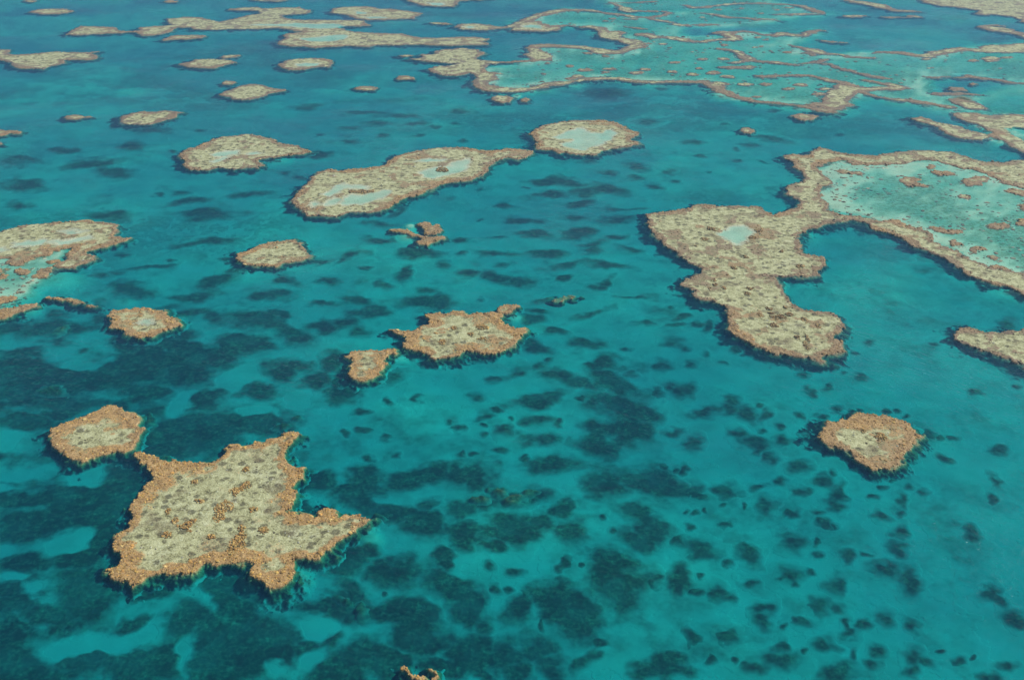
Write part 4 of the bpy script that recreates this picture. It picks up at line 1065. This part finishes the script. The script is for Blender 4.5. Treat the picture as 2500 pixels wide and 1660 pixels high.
COVER = [
    ('H', "560,170,380,120,-8 900,130,340,140,-12 980,190,160,100 1420,130,440,130,-8 1800,230,220,180 2050,180,500,140,8 200,200,260,180,-25 100,290,220,80,-15 330,410,420,110,10 600,540,260,180,10 840,600,200,150,10 1100,340,460,120,-3 850,400,200,140,-20 "
          "1300,500,500,160,10 1220,580,400,150 1600,560,300,200,20 1080,660,160,90 1500,420,150,100 2000,420,260,120,20 2180,540,360,140,20 2060,590,280,120,20 1840,770,280,170,-10 1900,960,360,300,30 2000,1080,240,200,30 2320,900,150,180 700,900,380,200,15 "
          "860,1000,260,200,20 850,1080,360,160,20 960,1160,200,160,40 370,830,240,190 700,740,160,80 1480,1020,340,200,20 1640,1120,300,220,30 1250,1110,220,180 500,1150,300,160,20 340,1100,200,120 80,950,180,200 100,1100,200,180 560,1250,250,200,20 "
          "900,1350,400,300,30 1150,1380,320,220 1350,1330,200,150 1500,1430,250,150,20 1690,1400,140,100 1330,1500,200,160 750,1350,120,120 100,1450,400,250 330,1480,150,200 700,1500,300,150 1000,1540,200,80 2180,1480,240,160,20 2200,1560,300,80 60,720,240,120,20 1780,1270,90,60"),
    ('E', "1350,1325,190,74 1475,1345,94,64 1310,1185,390,94,-10 1220,1010,190,64,-15 1480,1030,230,74,10 1620,1080,310,94,10 1900,1080,400,124,20 1950,1240,420,184,10 1950,1410,400,164 1390,1480,290,114 1760,1500,310,124 1840,920,190,114 1720,950,84,44 1700,820,290,74 "
          "1490,740,210,64,10 1350,840,230,84,20 1700,620,310,64,-20 1090,370,190,64 1200,390,190,64 920,345,130,44 1100,200,350,44,3 1400,200,260,44 1780,140,190,64 1820,280,350,54,5 1530,280,180,44,-10 1560,370,104,44 1850,400,104,64,-30 1770,450,150,54 860,100,140,44 1060,85,190,34 "
          "550,540,420,94 100,510,190,64,10 180,600,230,54 30,250,160,54,-10 550,200,260,74 1900,100,104,44 2000,500,320,28 1330,660,200,70 1380,590,150,40 80,700,300,100 40,1130,160,140 1330,70,400,50 1650,60,260,50 260,110,200,40 100,210,180,60 480,340,120,100 1980,170,200,50"),
    ('D', "1080,290,320,32,-8 1270,150,270,54,-10 1480,120,320,44 1500,400,240,64,-10 1280,520,470,74,-12 1900,480,250,64 2000,380,170,64,10 2250,540,220,54 1300,610,280,54,-5 1680,650,340,114 2200,690,180,104 1640,800,300,64 1230,840,270,114,30 1300,970,420,184 900,980,580,184,-10 "
          "480,1060,520,124 2000,760,300,124,20 1700,830,300,80 1950,990,270,104 2150,1080,220,84 1500,920,320,104 380,740,340,170 80,700,220,74 240,1140,620,164 1400,1190,280,104,-15 1750,1130,220,124 1350,1430,520,154 1150,1500,300,120 1800,1380,320,104 150,1370,320,84 890,460,330,104 "
          "660,590,140,200,30 1200,760,260,100 1000,740,200,70 820,830,160,120,20 120,980,320,130 2250,960,200,160 2330,1100,120,200 560,1250,500,90,-10 980,1130,260,80,-8 620,1480,60,100 140,880,240,60 1900,620,160,60 1560,240,140,40 2200,250,240,60,-8 2000,280,200,40 2250,380,180,50 1750,310,300,50,-10"),
    ('G', "1240,1150,280,200,-40 1700,1250,480,280 1500,1430,300,220 950,1450,520,220 200,1500,560,200 600,1400,260,104,-25 560,1010,400,280 320,1130,320,130 250,500,420,130 640,400,420,170 450,300,560,90 840,300,200,300 560,760,280,120,-20 250,720,360,90 100,930,260,130 60,1080,260,120 740,620,160,200 "
          "700,980,300,120 1560,960,420,170 1420,850,520,90 1760,930,200,180 1850,1380,420,260 2080,1330,220,160 1650,1500,300,130 2280,1040,200,200 2160,1010,260,90 2280,1300,180,120 950,140,200,170 160,300,380,80 2200,240,200,120 2080,300,150,200 2150,400,260,60 1000,980,300,90 60,1330,120,300 900,1180,200,90,-20 1500,1080,200,120"),
    ('A', "600,1130,340,60,-6 900,1000,200,60 150,1110,320,70 780,1180,320,60 1050,900,260,40 200,1280,380,90 760,1500,360,80 1700,1330,300,50,-8 1250,1390,300,40,-8 2060,1220,160,40 1400,1480,420,70 2150,1060,240,60 120,1420,260,70 430,1040,240,40 980,640,300,40 600,600,300,40 2100,740,240,40 1200,700,260,30 300,560,320,50 900,460,300,30 2000,520,260,26 700,320,260,24 1600,480,200,20 2240,640,200,30 1350,900,160,26"),
    ('B', "1250,1290,40,20 1400,1250,200,60 1560,1260,260,60,8 1700,1330,200,50 1450,1340,240,40 1110,1400,170,40 1230,1500,260,40 1650,1390,240,40,-10 1850,1290,260,60,12 1980,1440,300,30 1880,1510,260,50 300,1540,240,50 400,1440,200,50,-20 1600,1490,200,50 120,700,260,40 350,690,300,40 550,690,300,40 400,800,280,40 820,775,220,30 600,620,220,24 300,860,260,50 100,880,160,40 180,780,300,30 520,850,180,30 2150,1290,200,50"),
    ('F', "230,700,60,120 150,690,120,40 60,640,120,30 360,850,100,60,-40 600,930,200,30 720,945,90,30 20,690,94,24"),
]
CLEAR = [('G', "620,190,320,130,-10 200,130,420,110 80,620,170,70 450,640,520,160,-18 90,800,180,64 210,930,230,134 750,1290,1000,170,-6 1330,1010,240,280 1320,1350,180,260 1900,1500,380,104 2200,1385,200,110 2150,1200,300,140 2080,880,130,210 640,30,300,60 60,230,180,90"),
         ('D', "600,960,360,60,-8 1200,1220,240,110,-30 1650,1050,300,90,-25 500,760,500,90,-5 1700,1290,300,70 2050,1180,200,90 1150,540,350,60 60,1450,220,160")]


def build_cover():
    E = sum((ell(t, s) for t, s in COVER), [])
    K = sum((ell(t, s) for t, s in CLEAR), [])
    t = np.linspace(-0.76, 0.76, 1150)
    r = np.linspace(0, 1, 900)
    y = 1 / (1 / 118.0 + (1 / 640.0 - 1 / 118.0) * r)
    X = (t[None, :] * y[:, None]).astype(F32)
    Y = np.repeat(y[:, None], len(t), 1).astype(F32)
    x, yy = X.ravel(), Y.ravel()
    zc = -1.9
    u, v = project(x + 3.2 * fbm(x, yy, 10, 4, 61), yy + 3.2 * fbm(x, yy, 10, 4, 62), zc)
    f = ell_field(u, v, E)
    f = np.maximum(f, -0.66)
    g = ell_field(u, v, K)
    n1, n2 = fbm(x, yy, 13, 6, 63, 0.6), fbm(x, yy, 3.2, 4, 64, 0.6)
    bias = 0.5 * sstep(1050, 350, u) * sstep(640, 900, v) + 0.22 * sstep(1900, 1300, u) * sstep(900, 1100, v) + 0.10 * sstep(560, 700, v)
    F = f + 0.44 + 0.62 * n1 + 0.22 * n2 + bias - 1.3 * np.clip(g + 0.35, 0, 1)
    cover = np.clip((F + 0.14) / 1.2, 0, 1) * sstep(640, 560, yy)
    cover = cover * (0.80 + 0.20 * np.clip(fbm(x, yy, 7, 3, 66) + 0.6, 0, 1))
    fz = floor_z(x, yy)
    cover = cover * sstep(-0.7, -1.1, fz)
    z = fz + 0.02 + 0.3 * sstep(0.1, 1.0, F) * (0.5 + 0.5 * knobs(x, yy, 67)) - 0.3 * (cover < 0.015)
    Fc = grid_faces(len(t), len(y))
    keep = cover[Fc].max(1) > 0.015
    V = np.stack([x, yy, z], -1)
    vv, ff, cc = cut(V, Fc, np.stack([cover, cover * 0, cover * 0, cover * 0], -1), keep)
    o = link("coral_ground_cover", mesh_from("coral_ground_cover", vv, ff, M_BOM, cc))
    tag(o, "dark ragged coral and seagrass spread over the sandy sea floor", None, None, "stuff")


build_cover()

def scatter_heads(P, n, lo, hi, dens_seed):
    """small drowned coral heads strewn over a shallow sandy shelf"""
    x0, y0, x1, y1 = P[:, 0].min(), P[:, 1].min(), P[:, 0].max(), P[:, 1].max()
    x0, x1, y1 = max(x0, -0.6 * y1), min(x1, 0.6 * y1), min(y1, 1000)
    x, y = rng.uniform(x0, x1, n * 12).astype(F32), rng.uniform(y0, y1, n * 12).astype(F32)
    ok = (sd_poly(x, y, P) > 1.0) & (np.abs(x) < 0.58 * y) & (fbm(x, y, 18, 3, dens_seed) + 0.4 * fbm(x, y, 5, 2, dens_seed + 1) > rng.uniform(-0.5, 0.5, len(x)))
    x, y = x[ok][:n], y[ok][:n]
    C = (DULL[rng.integers(0, 5, len(x))] * 0.6 + TURF[rng.integers(0, 3, len(x))] * 0.3) * rng.uniform(0.55, 1.3, (len(x), 1))
    v, f, c = lumps(np.stack([x, y, floor_z(x, y) + 0.02], -1), np.clip(rng.gamma(2.2, lo, len(x)), lo, hi), C, 0.3)
    o = link("scattered_coral_heads", mesh_from("scattered_coral_heads", v, f, M_HEAD, c, False))
    tag(o, "tiny drowned coral heads strewn over pale shallow lagoon sand", None, None, "stuff")


scatter_heads(SHELVES[2][0], 800, 0.22, 1.1, 91)
scatter_heads(SHELVES[0][0], 900, 0.45, 1.6, 95)
scatter_heads(SHELVES[3][0], 300, 0.2, 0.9, 97)
_k = 0
for t, s in SINGLE:
    for e in ell(t, s):
        o = sunk([e], "x", seed=_k)
        _k += 1
        if o is not None:
            AUTO.append((o, e[0], e[1], e[2], e[3], "%s dark submerged coral patch", 1))
for t, s, lb in MULTI:
    sunk(ell(t, s), lb.replace(" left of", " beside"), seed=_k)
    _k += 1
for t, s, top, lb in FLOATING_BROWN:
    sunk(ell(t, s), lb, "sunken brown coral close under the surface", "sunken_reef", top, seed=_k)
    _k += 1

# ------------------------------------------------------------------ a label of its own for every small mound
ORD = ("first second third fourth fifth sixth seventh eighth ninth tenth eleventh twelfth thirteenth fourteenth fifteenth sixteenth seventeenth eighteenth nineteenth twentieth").split()
ORD += ["twenty-" + w for w in ORD[:9]] + ["thirtieth"] + ["thirty-" + w for w in ORD[:9]] + ["fortieth"] + ["forty-" + w for w in ORD[:9]]


def auto_labels():
    rows = {}
    for o, u, v, w, h, form, kind in AUTO:
        best = min(LANDMARKS, key=lambda m: math.hypot((m[0] - u), 1.6 * (m[1] - v)))
        side = "before" if v > best[1] else "behind"
        big = "large" if w > 58 else ("medium" if w > 33 else "small")
        asp = w / h
        shape = "round" if asp < 1.4 else ("oval" if asp < 2.2 else "long")
        rows.setdefault((form % (big + " " + shape), side, best[2]), []).append((math.hypot(u - best[0], 1.6 * (v - best[1])), o))
    for (lead, side, mark), L in rows.items():
        L.sort(key=lambda r: r[0])
        for i, (d, o) in enumerate(L):
            o["label"] = ("%s %s the %s" % (lead, side, mark)) if len(L) == 1 else ("%s, %s one out %s the %s" % (lead, ORD[i], side, mark))


auto_labels()


print("verts", sum(len(m.vertices) for m in bpy.data.meshes), "polys", sum(len(m.polygons) for m in bpy.data.meshes))
